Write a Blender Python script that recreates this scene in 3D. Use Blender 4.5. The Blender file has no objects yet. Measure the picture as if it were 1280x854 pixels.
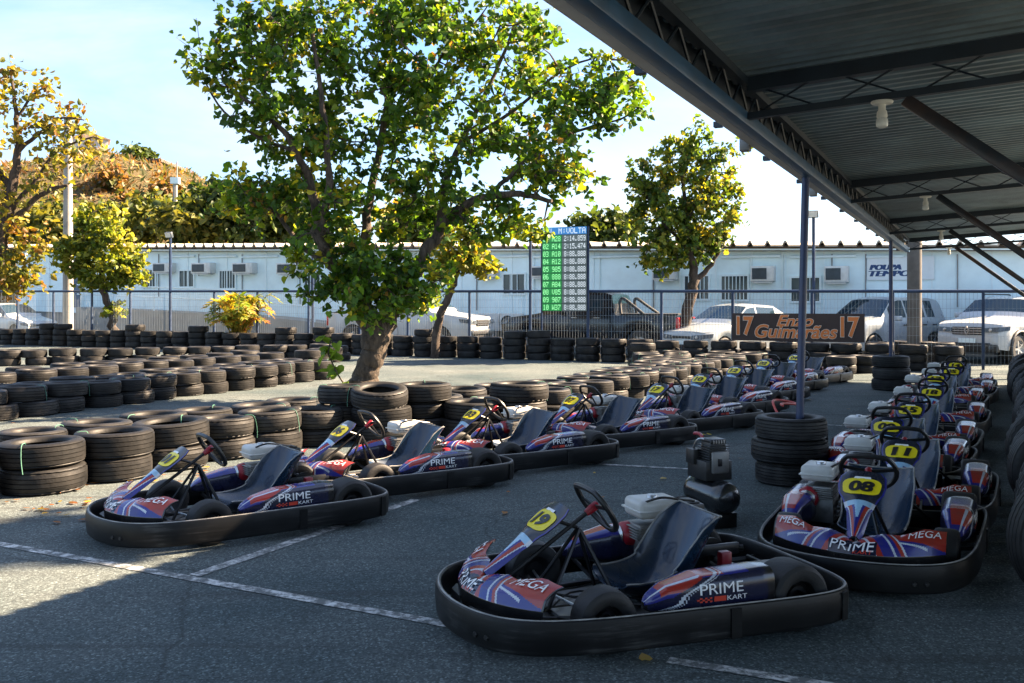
import bpy, bmesh, math, random
import numpy as np
from mathutils import Vector, Matrix, Euler

scene = bpy.context.scene
COL = scene.collection
R = math.radians
random.seed(7)
rng = np.random.default_rng(7)

# ------------------------------------------------------------------ camera
CAMH, FOC, HOR = 1.5, 1180.0, 379.0        # eye height, focal length and horizon in photo pixels
cam_data = bpy.data.cameras.new('camera')
cam = bpy.data.objects.new('camera', cam_data)
COL.objects.link(cam)
cam.location = (0, 0, CAMH)
cam.rotation_euler = (R(90), 0, 0)
cam_data.sensor_width = 36
cam_data.sensor_fit = 'HORIZONTAL'
cam_data.lens = 36 * FOC / 1280
cam_data.shift_y = (HOR - 427) / 1280
cam_data.clip_start = 0.05
cam_data.clip_end = 3000
scene.camera = cam

# ------------------------------------------------------------------ sky, sun, exposure
SUN_DIR = Vector((1.28, 0.42, 1.0)).normalized()       # towards the sun
sun_el = math.asin(SUN_DIR.z)
sun_az = math.atan2(SUN_DIR.x, SUN_DIR.y)
world = bpy.data.worlds.new('World')
scene.world = world
world.use_nodes = True
wt = world.node_tree
for n in list(wt.nodes):
    wt.nodes.remove(n)
wo = wt.nodes.new('ShaderNodeOutputWorld')
bg = wt.nodes.new('ShaderNodeBackground')
sky = wt.nodes.new('ShaderNodeTexSky')
sky.sky_type = 'NISHITA'
sky.sun_disc = False
sky.sun_elevation = sun_el
sky.sun_rotation = sun_az
sky.altitude = 700
sky.air_density = 1.0
sky.dust_density = 2.2
sky.ozone_density = 6.0
bg.inputs['Strength'].default_value = 0.05
# soft clouds, thicker towards the horizon
tc = wt.nodes.new('ShaderNodeTexCoord')
mp = wt.nodes.new('ShaderNodeMapping')
mp.inputs['Scale'].default_value = (1.0, 1.0, 2.6)
mp.inputs['Location'].default_value = (0.35, 0.1, 0.0)
nz = wt.nodes.new('ShaderNodeTexNoise')
nz.inputs['Scale'].default_value = 2.6
nz.inputs['Detail'].default_value = 9
nz.inputs['Roughness'].default_value = 0.58
nz.inputs['Distortion'].default_value = 0.3
cr = wt.nodes.new('ShaderNodeValToRGB')
cr.color_ramp.elements[0].position = 0.38
cr.color_ramp.elements[1].position = 0.76
mx = wt.nodes.new('ShaderNodeMix')
mx.data_type = 'RGBA'
mx.inputs['B'].default_value = (2.9, 3.15, 3.2, 1)
wt.links.new(tc.outputs['Generated'], mp.inputs['Vector'])
wt.links.new(mp.outputs['Vector'], nz.inputs['Vector'])
wt.links.new(nz.outputs['Fac'], cr.inputs['Fac'])
wt.links.new(cr.outputs['Color'], mx.inputs['Factor'])
wt.links.new(sky.outputs['Color'], mx.inputs['A'])
wt.links.new(mx.outputs['Result'], bg.inputs['Color'])
wt.links.new(bg.outputs['Background'], wo.inputs['Surface'])

sun_data = bpy.data.lights.new('sun', 'SUN')
sun_data.energy = 5.0
sun_data.angle = R(0.55)
sun_data.color = (1.0, 0.75, 0.50)
sun = bpy.data.objects.new('sun', sun_data)
COL.objects.link(sun)
sun.rotation_euler = SUN_DIR.to_track_quat('Z', 'Y').to_euler()
sun.location = (30, 8, 25)

scene.view_settings.view_transform = 'Standard'
scene.view_settings.look = 'None'
scene.view_settings.gamma = 1.0
scene.view_settings.exposure = 3.0
scene.render.engine = 'CYCLES'
scene.cycles.max_bounces = 5
scene.cycles.transparent_max_bounces = 8

# ------------------------------------------------------------------ layout helpers
D = Vector((0.44, 0.898, 0)).normalized()             # along the shelter, away from the camera
E = Vector((0.898, -0.44, 0)).normalized()            # across it, to the right
def gp(px, py):                                        # a spot on the ground seen at a photo pixel
    Y = FOC * CAMH / (py - HOR)
    return Vector(((px - 640) / FOC * Y, Y, 0))
def at(px, py, Y):                                     # a spot at a known distance
    return Vector(((px - 640) / FOC * Y, Y, CAMH + (HOR - py) * Y / FOC))
def on_line(px, Z0):                                   # where a column of the view meets a line parallel to E
    u = (px - 640) / FOC
    a = u * Z0 / (E.x - E.y * u)
    return Vector((E.x * a, Z0 + E.y * a, 0)), a
def zat(py, Y):
    return CAMH + (HOR - py) * Y / FOC
def ang(v):
    return math.atan2(v.y, v.x)

LABELS = {}
def tag(o, label=None, cat=None, group=None, kind=None):
    if label: o['label'] = label
    if cat: o['category'] = cat
    if group: o['group'] = group
    if kind: o['kind'] = kind
    return o
def empty(name, loc=(0, 0, 0), rz=0.0, label=None, cat=None, group=None, parent=None):
    o = bpy.data.objects.new(name, None)
    COL.objects.link(o)
    o.empty_display_size = 0.2
    o.location = loc
    o.rotation_euler = (0, 0, rz)
    if parent: o.parent = parent
    return tag(o, label, cat, group)
def link(name, me, parent=None, loc=None, rot=None):
    o = bpy.data.objects.new(name, me)
    COL.objects.link(o)
    if parent: o.parent = parent
    if loc is not None: o.location = loc
    if rot is not None: o.rotation_euler = rot
    return o
CHILD = {}
def copy_tree(o, parent=None):
    c = o.copy()
    COL.objects.link(c)
    c.parent = parent
    for ch in o.children:
        copy_tree(ch, c)
    return c

# ------------------------------------------------------------------ materials
MATS = {}
def nodes_of(name):
    m = bpy.data.materials.new(name)
    m.use_nodes = True
    nt = m.node_tree
    return m, nt, nt.nodes['Principled BSDF'], nt.nodes['Material Output']
def mat(name, col, rough=0.5, metal=0.0, var=0.15, vscale=6.0, bump=0.0, bscale=60.0, spec=0.5, dirt=None, dirt_amt=0.35, dscale=2.5, coat=0.0, rvar=0.1):
    """base colour with noise variation, optional dirt colour and fine bump"""
    if name in MATS: return MATS[name]
    m, nt, b, out = nodes_of(name)
    N = nt.nodes.new; L = nt.links.new
    t = N('ShaderNodeTexCoord')
    n1 = N('ShaderNodeTexNoise'); n1.inputs['Scale'].default_value = vscale; n1.inputs['Detail'].default_value = 5
    L(t.outputs['Object'], n1.inputs['Vector'])
    r = N('ShaderNodeMapRange'); r.inputs['To Min'].default_value = 1 - var; r.inputs['To Max'].default_value = 1 + var
    r.inputs['From Min'].default_value = 0.3; r.inputs['From Max'].default_value = 0.7
    L(n1.outputs['Fac'], r.inputs['Value'])
    mul = N('ShaderNodeMix'); mul.data_type = 'RGBA'; mul.blend_type = 'MULTIPLY'; mul.inputs['Factor'].default_value = 1
    mul.inputs['A'].default_value = (*col, 1)
    L(r.outputs['Result'], mul.inputs['B'])
    last = mul.outputs['Result']
    if dirt is not None:
        n2 = N('ShaderNodeTexNoise'); n2.inputs['Scale'].default_value = dscale; n2.inputs['Detail'].default_value = 8; n2.inputs['Roughness'].default_value = 0.65
        L(t.outputs['Object'], n2.inputs['Vector'])
        c2 = N('ShaderNodeValToRGB'); c2.color_ramp.elements[0].position = 0.45; c2.color_ramp.elements[1].position = 0.75
        c2.color_ramp.elements[1].color = (dirt_amt, dirt_amt, dirt_amt, 1)
        L(n2.outputs['Fac'], c2.inputs['Fac'])
        md = N('ShaderNodeMix'); md.data_type = 'RGBA'
        L(c2.outputs['Color'], md.inputs['Factor']); L(last, md.inputs['A']); md.inputs['B'].default_value = (*dirt, 1)
        last = md.outputs['Result']
    L(last, b.inputs['Base Color'])
    rr = N('ShaderNodeMapRange'); rr.inputs['To Min'].default_value = max(0.02, rough - rvar); rr.inputs['To Max'].default_value = min(1, rough + rvar)
    L(n1.outputs['Fac'], rr.inputs['Value']); L(rr.outputs['Result'], b.inputs['Roughness'])
    b.inputs['Metallic'].default_value = metal
    b.inputs['Specular IOR Level'].default_value = spec
    if coat: b.inputs['Coat Weight'].default_value = coat; b.inputs['Coat Roughness'].default_value = 0.06
    if bump:
        n3 = N('ShaderNodeTexNoise'); n3.inputs['Scale'].default_value = bscale; n3.inputs['Detail'].default_value = 4
        L(t.outputs['Object'], n3.inputs['Vector'])
        bp = N('ShaderNodeBump'); bp.inputs['Strength'].default_value = bump; bp.inputs['Distance'].default_value = 0.01
        L(n3.outputs['Fac'], bp.inputs['Height']); L(bp.outputs['Normal'], b.inputs['Normal'])
    MATS[name] = m
    return m
def mat_print(name, rough=0.25, coat=0.3):
    """printed sticker graphics: the colour lies in the mesh's Col attribute"""
    m, nt, b, out = nodes_of(name)
    a = nt.nodes.new('ShaderNodeAttribute'); a.attribute_name = 'Col'
    t = nt.nodes.new('ShaderNodeTexCoord')
    oi = nt.nodes.new('ShaderNodeObjectInfo'); vm = nt.nodes.new('ShaderNodeVectorMath'); vm.operation = 'MULTIPLY_ADD'; vm.inputs[1].default_value = (1, 1, 1)
    sc = nt.nodes.new('ShaderNodeMath'); sc.operation = 'MULTIPLY'; sc.inputs[1].default_value = 50
    nt.links.new(oi.outputs['Random'], sc.inputs[0]); nt.links.new(t.outputs['Object'], vm.inputs[0]); nt.links.new(sc.outputs['Value'], vm.inputs[2])
    n = nt.nodes.new('ShaderNodeTexNoise'); n.inputs['Scale'].default_value = 9; n.inputs['Detail'].default_value = 9; n.inputs['Roughness'].default_value = .7
    nt.links.new(vm.outputs['Vector'], n.inputs['Vector'])
    c = nt.nodes.new('ShaderNodeValToRGB'); c.color_ramp.elements[0].position = 0.47; c.color_ramp.elements[1].position = 0.8
    c.color_ramp.elements[1].color = (.6, .6, .6, 1)
    nt.links.new(n.outputs['Fac'], c.inputs['Fac'])
    mxx = nt.nodes.new('ShaderNodeMix'); mxx.data_type = 'RGBA'; mxx.inputs['B'].default_value = (.05, .045, .04, 1)
    nt.links.new(c.outputs['Color'], mxx.inputs['Factor']); nt.links.new(a.outputs['Color'], mxx.inputs['A'])
    nt.links.new(mxx.outputs['Result'], b.inputs['Base Color'])
    b.inputs['Roughness'].default_value = rough
    b.inputs['Coat Weight'].default_value = coat
    b.inputs['Coat Roughness'].default_value = 0.08
    return m
def mat_leaf(name, trans=0.45, rough=0.5):
    m, nt, b, out = nodes_of(name)
    a = nt.nodes.new('ShaderNodeAttribute'); a.attribute_name = 'Col'
    b.inputs['Roughness'].default_value = rough
    b.inputs['Specular IOR Level'].default_value = 0.35
    nt.links.new(a.outputs['Color'], b.inputs['Base Color'])
    tr = nt.nodes.new('ShaderNodeBsdfTranslucent')
    br = nt.nodes.new('ShaderNodeMix'); br.data_type = 'RGBA'; br.blend_type = 'MULTIPLY'; br.inputs['Factor'].default_value = 1
    br.inputs['B'].default_value = (1.9, 1.7, 0.7, 1)
    nt.links.new(a.outputs['Color'], br.inputs['A']); nt.links.new(br.outputs['Result'], tr.inputs['Color'])
    ms = nt.nodes.new('ShaderNodeMixShader'); ms.inputs['Fac'].default_value = trans
    nt.links.new(b.outputs['BSDF'], ms.inputs[1]); nt.links.new(tr.outputs['BSDF'], ms.inputs[2])
    nt.links.new(ms.outputs['Shader'], out.inputs['Surface'])
    return m
def mat_emit(name, col, strength, base=(0.02, 0.02, 0.02)):
    m, nt, b, out = nodes_of(name)
    b.inputs['Base Color'].default_value = (*base, 1)
    b.inputs['Emission Color'].default_value = (*col, 1)
    b.inputs['Emission Strength'].default_value = strength
    b.inputs['Roughness'].default_value = 0.4
    return m
def mat_asphalt():
    m, nt, b, out = nodes_of('asphalt')
    N = nt.nodes.new; L = nt.links.new
    t = N('ShaderNodeTexCoord')
    big = N('ShaderNodeTexNoise'); big.inputs['Scale'].default_value = 0.45; big.inputs['Detail'].default_value = 7; big.inputs['Roughness'].default_value = 0.6
    L(t.outputs['Object'], big.inputs['Vector'])
    rb = N('ShaderNodeValToRGB')
    rb.color_ramp.elements[0].position = 0.32; rb.color_ramp.elements[0].color = (0.060, 0.086, 0.093, 1)
    rb.color_ramp.elements[1].position = 0.68; rb.color_ramp.elements[1].color = (0.150, 0.170, 0.168, 1)
    L(big.outputs['Fac'], rb.inputs['Fac'])
    vor = N('ShaderNodeTexVoronoi'); vor.inputs['Scale'].default_value = 115
    L(t.outputs['Object'], vor.inputs['Vector'])
    rv = N('ShaderNodeValToRGB')
    rv.color_ramp.elements[0].position = 0.0; rv.color_ramp.elements[0].color = (0.40, 0.40, 0.40, 1)
    rv.color_ramp.elements[1].position = 1.0; rv.color_ramp.elements[1].color = (1.9, 1.9, 1.88, 1)
    e2 = rv.color_ramp.elements.new(0.7); e2.color = (0.80, 0.80, 0.80, 1)
    L(vor.outputs['Color'], rv.inputs['Fac'])
    fine = N('ShaderNodeTexNoise'); fine.inputs['Scale'].default_value = 38; fine.inputs['Detail'].default_value = 9; fine.inputs['Roughness'].default_value = 0.75
    L(t.outputs['Object'], fine.inputs['Vector'])
    rf = N('ShaderNodeMapRange'); rf.inputs['From Min'].default_value = 0.3; rf.inputs['From Max'].default_value = 0.7
    rf.inputs['To Min'].default_value = 0.55; rf.inputs['To Max'].default_value = 1.5
    L(fine.outputs['Fac'], rf.inputs['Value'])
    m1 = N('ShaderNodeMix'); m1.data_type = 'RGBA'; m1.blend_type = 'MULTIPLY'; m1.inputs['Factor'].default_value = 1
    L(rb.outputs['Color'], m1.inputs['A']); L(rv.outputs['Color'], m1.inputs['B'])
    m2 = N('ShaderNodeMix'); m2.data_type = 'RGBA'; m2.blend_type = 'MULTIPLY'; m2.inputs['Factor'].default_value = 1
    L(m1.outputs['Result'], m2.inputs['A']); L(rf.outputs['Result'], m2.inputs['B'])
    # oil stains and rubber smears
    st = N('ShaderNodeTexNoise'); st.inputs['Scale'].default_value = 1.3; st.inputs['Detail'].default_value = 6; st.inputs['Distortion'].default_value = 0.8
    L(t.outputs['Object'], st.inputs['Vector'])
    rs = N('ShaderNodeValToRGB'); rs.color_ramp.elements[0].position = 0.60; rs.color_ramp.elements[1].position = 0.76
    rs.color_ramp.elements[1].color = (.6, .6, .6, 1)
    L(st.outputs['Fac'], rs.inputs['Fac'])
    m3 = N('ShaderNodeMix'); m3.data_type = 'RGBA'; m3.inputs['B'].default_value = (0.035, 0.036, 0.038, 1)
    L(rs.outputs['Color'], m3.inputs['Factor']); L(m2.outputs['Result'], m3.inputs['A'])
    # rubber laid down along the driving line
    mps = N('ShaderNodeMapping'); mps.inputs['Rotation'].default_value = (0, 0, R(-26)); mps.inputs['Scale'].default_value = (.28, 5.5, 1)
    L(t.outputs['Object'], mps.inputs['Vector'])
    sk = N('ShaderNodeTexNoise'); sk.inputs['Scale'].default_value = 1.0; sk.inputs['Detail'].default_value = 5
    L(mps.outputs['Vector'], sk.inputs['Vector'])
    rk = N('ShaderNodeValToRGB'); rk.color_ramp.elements[0].position = 0.54; rk.color_ramp.elements[1].position = 0.70; rk.color_ramp.elements[1].color = (.5, .5, .5, 1)
    L(sk.outputs['Fac'], rk.inputs['Fac'])
    m5 = N('ShaderNodeMix'); m5.data_type = 'RGBA'; m5.inputs['B'].default_value = (0.04, 0.043, 0.045, 1)
    L(rk.outputs['Color'], m5.inputs['Factor']); L(m3.outputs['Result'], m5.inputs['A']); m3 = m5
    # hairline cracks
    cv = N('ShaderNodeTexVoronoi'); cv.feature = 'DISTANCE_TO_EDGE'; cv.inputs['Scale'].default_value = 0.55
    nd = N('ShaderNodeTexNoise'); nd.inputs['Scale'].default_value = 3; nd.inputs['Detail'].default_value = 6
    L(t.outputs['Object'], nd.inputs['Vector'])
    va = N('ShaderNodeMix'); va.data_type = 'RGBA'; va.inputs['Factor'].default_value = 0.18
    L(t.outputs['Object'], va.inputs['A']); L(nd.outputs['Color'], va.inputs['B']); L(va.outputs['Result'], cv.inputs['Vector'])
    rc = N('ShaderNodeValToRGB'); rc.color_ramp.elements[0].position = 0.0; rc.color_ramp.elements[0].color = (.4, .4, .4, 1)
    rc.color_ramp.elements[1].position = 0.007; rc.color_ramp.elements[1].color = (0, 0, 0, 1)
    L(cv.outputs['Distance'], rc.inputs['Fac'])
    m4 = N('ShaderNodeMix'); m4.data_type = 'RGBA'; m4.inputs['B'].default_value = (0.02, 0.02, 0.02, 1)
    L(rc.outputs['Color'], m4.inputs['Factor']); L(m3.outputs['Result'], m4.inputs['A'])
    L(m4.outputs['Result'], b.inputs['Base Color'])
    b.inputs['Roughness'].default_value = 0.9
    b.inputs['Specular IOR Level'].default_value = 0.12
    bp = N('ShaderNodeBump'); bp.inputs['Strength'].default_value = 0.75; bp.inputs['Distance'].default_value = 0.006
    L(rv.outputs['Color'], bp.inputs['Height'])
    bp2 = N('ShaderNodeBump'); bp2.inputs['Strength'].default_value = 0.5; bp2.inputs['Distance'].default_value = 0.01
    L(fine.outputs['Fac'], bp2.inputs['Height']); L(bp.outputs['Normal'], bp2.inputs['Normal'])
    L(bp2.outputs['Normal'], b.inputs['Normal'])
    return m
def mat_paint_line():
    m, nt, b, out = nodes_of('worn_road_paint')
    N = nt.nodes.new; L = nt.links.new
    t = N('ShaderNodeTexCoord')
    n = N('ShaderNodeTexNoise'); n.inputs['Scale'].default_value = 14; n.inputs['Detail'].default_value = 10; n.inputs['Roughness'].default_value = 0.75
    L(t.outputs['Object'], n.inputs['Vector'])
    c = N('ShaderNodeValToRGB')
    c.color_ramp.elements[0].position = 0.46; c.color_ramp.elements[0].color = (0.09, 0.10, 0.10, 1)
    c.color_ramp.elements[1].position = 0.60; c.color_ramp.elements[1].color = (0.52, 0.53, 0.52, 1)
    L(n.outputs['Fac'], c.inputs['Fac']); L(c.outputs['Color'], b.inputs['Base Color'])
    b.inputs['Roughness'].default_value = 0.8
    bp = N('ShaderNodeBump'); bp.inputs['Strength'].default_value = 0.5; bp.inputs['Distance'].default_value = 0.006
    L(n.outputs['Fac'], bp.inputs['Height']); L(bp.outputs['Normal'], b.inputs['Normal'])
    return m
def mat_rubber():
    """worn tyre rubber: grooved tread, dust on top, each tyre a little different"""
    m, nt, b, out = nodes_of('tyre_rubber')
    N = nt.nodes.new; L = nt.links.new
    t = N('ShaderNodeTexCoord')
    oi = N('ShaderNodeObjectInfo')
    ad = N('ShaderNodeVectorMath'); ad.operation = 'ADD'
    L(t.outputs['Object'], ad.inputs[0])
    cmb = N('ShaderNodeCombineXYZ')
    ml = N('ShaderNodeMath'); ml.operation = 'MULTIPLY'; ml.inputs[1].default_value = 37
    L(oi.outputs['Random'], ml.inputs[0]); L(ml.outputs['Value'], cmb.inputs['X']); L(ml.outputs['Value'], cmb.inputs['Z'])
    L(cmb.outputs['Vector'], ad.inputs[1])
    n = N('ShaderNodeTexNoise'); n.inputs['Scale'].default_value = 5; n.inputs['Detail'].default_value = 9; n.inputs['Roughness'].default_value = 0.65
    L(ad.outputs['Vector'], n.inputs['Vector'])
    c = N('ShaderNodeValToRGB')
    c.color_ramp.elements[0].position = 0.35; c.color_ramp.elements[0].color = (0.0042, 0.0045, 0.005, 1)
    c.color_ramp.elements[1].position = 0.72; c.color_ramp.elements[1].color = (0.031, 0.029, 0.027, 1)
    L(n.outputs['Fac'], c.inputs['Fac'])
    mr = N('ShaderNodeMapRange'); mr.inputs['To Min'].default_value = 0.65; mr.inputs['To Max'].default_value = 1.45
    L(oi.outputs['Random'], mr.inputs['Value'])
    mm = N('ShaderNodeMix'); mm.data_type = 'RGBA'; mm.blend_type = 'MULTIPLY'; mm.inputs['Factor'].default_value = 1
    L(c.outputs['Color'], mm.inputs['A']); L(mr.outputs['Result'], mm.inputs['B'])
    L(mm.outputs['Result'], b.inputs['Base Color'])
    b.inputs['Roughness'].default_value = 0.55
    b.inputs['Specular IOR Level'].default_value = 0.28
    n2 = N('ShaderNodeTexNoise'); n2.inputs['Scale'].default_value = 45; n2.inputs['Detail'].default_value = 5
    L(ad.outputs['Vector'], n2.inputs['Vector'])
    bp = N('ShaderNodeBump'); bp.inputs['Strength'].default_value = 0.3; bp.inputs['Distance'].default_value = 0.006
    L(n2.outputs['Fac'], bp.inputs['Height']); L(bp.outputs['Normal'], b.inputs['Normal'])
    return m
def mat_bark(name, c0, c1):
    m, nt, b, out = nodes_of(name)
    N = nt.nodes.new; L = nt.links.new
    t = N('ShaderNodeTexCoord')
    mpn = N('ShaderNodeMapping'); mpn.inputs['Scale'].default_value = (13, 13, 3.2)
    L(t.outputs['Object'], mpn.inputs['Vector'])
    n = N('ShaderNodeTexNoise'); n.inputs['Scale'].default_value = 1.0; n.inputs['Detail'].default_value = 9; n.inputs['Roughness'].default_value = 0.7; n.inputs['Distortion'].default_value = 0.6
    L(mpn.outputs['Vector'], n.inputs['Vector'])
    c = N('ShaderNodeValToRGB'); c.color_ramp.elements[0].position = 0.36; c.color_ramp.elements[0].color = (*c0, 1)
    c.color_ramp.elements[1].position = 0.66; c.color_ramp.elements[1].color = (*c1, 1)
    L(n.outputs['Fac'], c.inputs['Fac']); L(c.outputs['Color'], b.inputs['Base Color'])
    b.inputs['Roughness'].default_value = 0.9
    bp = N('ShaderNodeBump'); bp.inputs['Strength'].default_value = 1.0; bp.inputs['Distance'].default_value = 0.05
    L(n.outputs['Fac'], bp.inputs['Height']); L(bp.outputs['Normal'], b.inputs['Normal'])
    return m
def mat_glass(name, col=(0.02, 0.03, 0.035), rough=0.04):
    m, nt, b, out = nodes_of(name)
    b.inputs['Base Color'].default_value = (*col, 1)
    b.inputs['Roughness'].default_value = rough
    b.inputs['Specular IOR Level'].default_value = 0.5
    b.inputs['Coat Weight'].default_value = 0.0
    b.inputs['Coat Roughness'].default_value = 0.02
    return m

M_ASPH = mat_asphalt(); M_LINE = mat_paint_line(); M_RUB = mat_rubber()
M_PRINT = mat_print('kart_print'); M_GLASS = mat_glass('car_glass', (0.012, 0.03, 0.045))
M_WGLASS = mat_glass('window_glass', (0.05, 0.07, 0.08), 0.08)
M_LEAF = mat_leaf('leaf'); M_LEAF_FAR = mat_leaf('leaf_far', 0.35)
M_BARK = mat_bark('bark', (0.018, 0.013, 0.009), (0.125, 0.092, 0.065))
M_BARK2 = mat_bark('bark_dark', (0.02, 0.014, 0.01), (0.10, 0.07, 0.05))
M_BLACK = mat('black_plastic', (0.009, 0.0095, 0.010), 0.42, dirt=(0.04, 0.037, 0.032), dirt_amt=0.4, bump=0.12, bscale=40)
M_BUMPER = mat('bumper_plastic', (0.006, 0.0065, 0.007), 0.38, spec=0.25, dirt=(0.045, 0.045, 0.042), dirt_amt=0.5, bump=0.25, bscale=16, dscale=3.5)
def mat_scraped(name):
    m, nt, b, out = nodes_of(name)
    N = nt.nodes.new; L = nt.links.new
    t = N('ShaderNodeTexCoord'); oi = N('ShaderNodeObjectInfo')
    ml = N('ShaderNodeMath'); ml.operation = 'MULTIPLY'; ml.inputs[1].default_value = 31; L(oi.outputs['Random'], ml.inputs[0])
    ad = N('ShaderNodeVectorMath'); L(t.outputs['Object'], ad.inputs[0]); L(ml.outputs['Value'], ad.inputs[1])
    mp_ = N('ShaderNodeMapping'); mp_.inputs['Scale'].default_value = (2.2, 2.2, 42); L(ad.outputs['Vector'], mp_.inputs['Vector'])
    n = N('ShaderNodeTexNoise'); n.inputs['Scale'].default_value = 1; n.inputs['Detail'].default_value = 8; n.inputs['Roughness'].default_value = .7; L(mp_.outputs['Vector'], n.inputs['Vector'])
    n2 = N('ShaderNodeTexNoise'); n2.inputs['Scale'].default_value = 3.2; n2.inputs['Detail'].default_value = 7; L(ad.outputs['Vector'], n2.inputs['Vector'])
    mu = N('ShaderNodeMath'); mu.operation = 'MULTIPLY'; L(n.outputs['Fac'], mu.inputs[0]); L(n2.outputs['Fac'], mu.inputs[1])
    c = N('ShaderNodeValToRGB'); c.color_ramp.elements[0].position = .24; c.color_ramp.elements[0].color = (.0035, .0038, .0042, 1)
    c.color_ramp.elements[1].position = .42; c.color_ramp.elements[1].color = (.05, .05, .048, 1)
    e_ = c.color_ramp.elements.new(.31); e_.color = (.008, .0085, .009, 1)
    L(mu.outputs['Value'], c.inputs['Fac']); L(c.outputs['Color'], b.inputs['Base Color'])
    rr = N('ShaderNodeMapRange'); rr.inputs['To Min'].default_value = .28; rr.inputs['To Max'].default_value = .6; L(n2.outputs['Fac'], rr.inputs['Value']); L(rr.outputs['Result'], b.inputs['Roughness'])
    b.inputs['Specular IOR Level'].default_value = .3
    bp = N('ShaderNodeBump'); bp.inputs['Strength'].default_value = .35; bp.inputs['Distance'].default_value = .012; L(n2.outputs['Fac'], bp.inputs['Height']); L(bp.outputs['Normal'], b.inputs['Normal'])
    return m
M_BUMPER = mat_scraped('scraped_bumper')
M_EDGE = mat('worn_highlight_edge', (0.24, 0.235, 0.22), 0.45, var=0.5, vscale=14)  # pale wear, brightened further to paint in the bumper lip highlights
M_SEAT = mat('seat_fibreglass', (0.005, 0.020, 0.046), 0.28, spec=0.5, dirt=(0.03, 0.035, 0.04), dirt_amt=0.25, dscale=4, coat=0.45)
M_STEEL = mat('dark_steel', (0.025, 0.025, 0.027), 0.35, metal=0.6, var=0.3)
M_CHROME = mat('bright_metal', (0.42, 0.42, 0.42), 0.3, metal=0.9, var=0.2, vscale=20)
M_ALU = mat('engine_aluminium', (0.22, 0.22, 0.215), 0.45, metal=0.55, var=0.35, vscale=18, dirt=(0.04, 0.035, 0.03), dirt_amt=0.8, dscale=9)
M_TANK = mat('tank_white', (0.50, 0.50, 0.47), 0.35, var=0.06, dirt=(0.30, 0.26, 0.20), dirt_amt=0.35, dscale=7)
M_RED = mat('red_plastic', (0.28, 0.008, 0.018), 0.35, var=0.2, dirt=(0.05, 0.02, 0.02), dirt_amt=0.5)
M_SLICK = mat('slick_tyre', (0.008, 0.008, 0.009), 0.6, dirt=(0.034, 0.032, 0.028), dirt_amt=0.5, bump=0.15, bscale=70, dscale=6)
M_YELLOW = mat('yellow_plate', (0.78, 0.62, 0.012), 0.35, var=0.08, dirt=(0.3, 0.25, 0.1), dirt_amt=0.2)
M_INK = mat('black_ink', (0.012, 0.012, 0.012), 0.4)
M_WINK = mat('white_ink', (0.78, 0.78, 0.78), 0.4, var=0.06)
M_REDINK = mat('red_ink', (0.55, 0.045, 0.02), 0.4, var=0.1)
M_BLUEPOLE = mat('blue_painted_steel', (0.012, 0.028, 0.085), 0.4, var=0.25, dirt=(0.10, 0.06, 0.04), dirt_amt=0.35, dscale=5)
M_TWINE = mat('green_twine', (0.07, 0.20, 0.14), 0.7, var=0.2, vscale=30)

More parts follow.
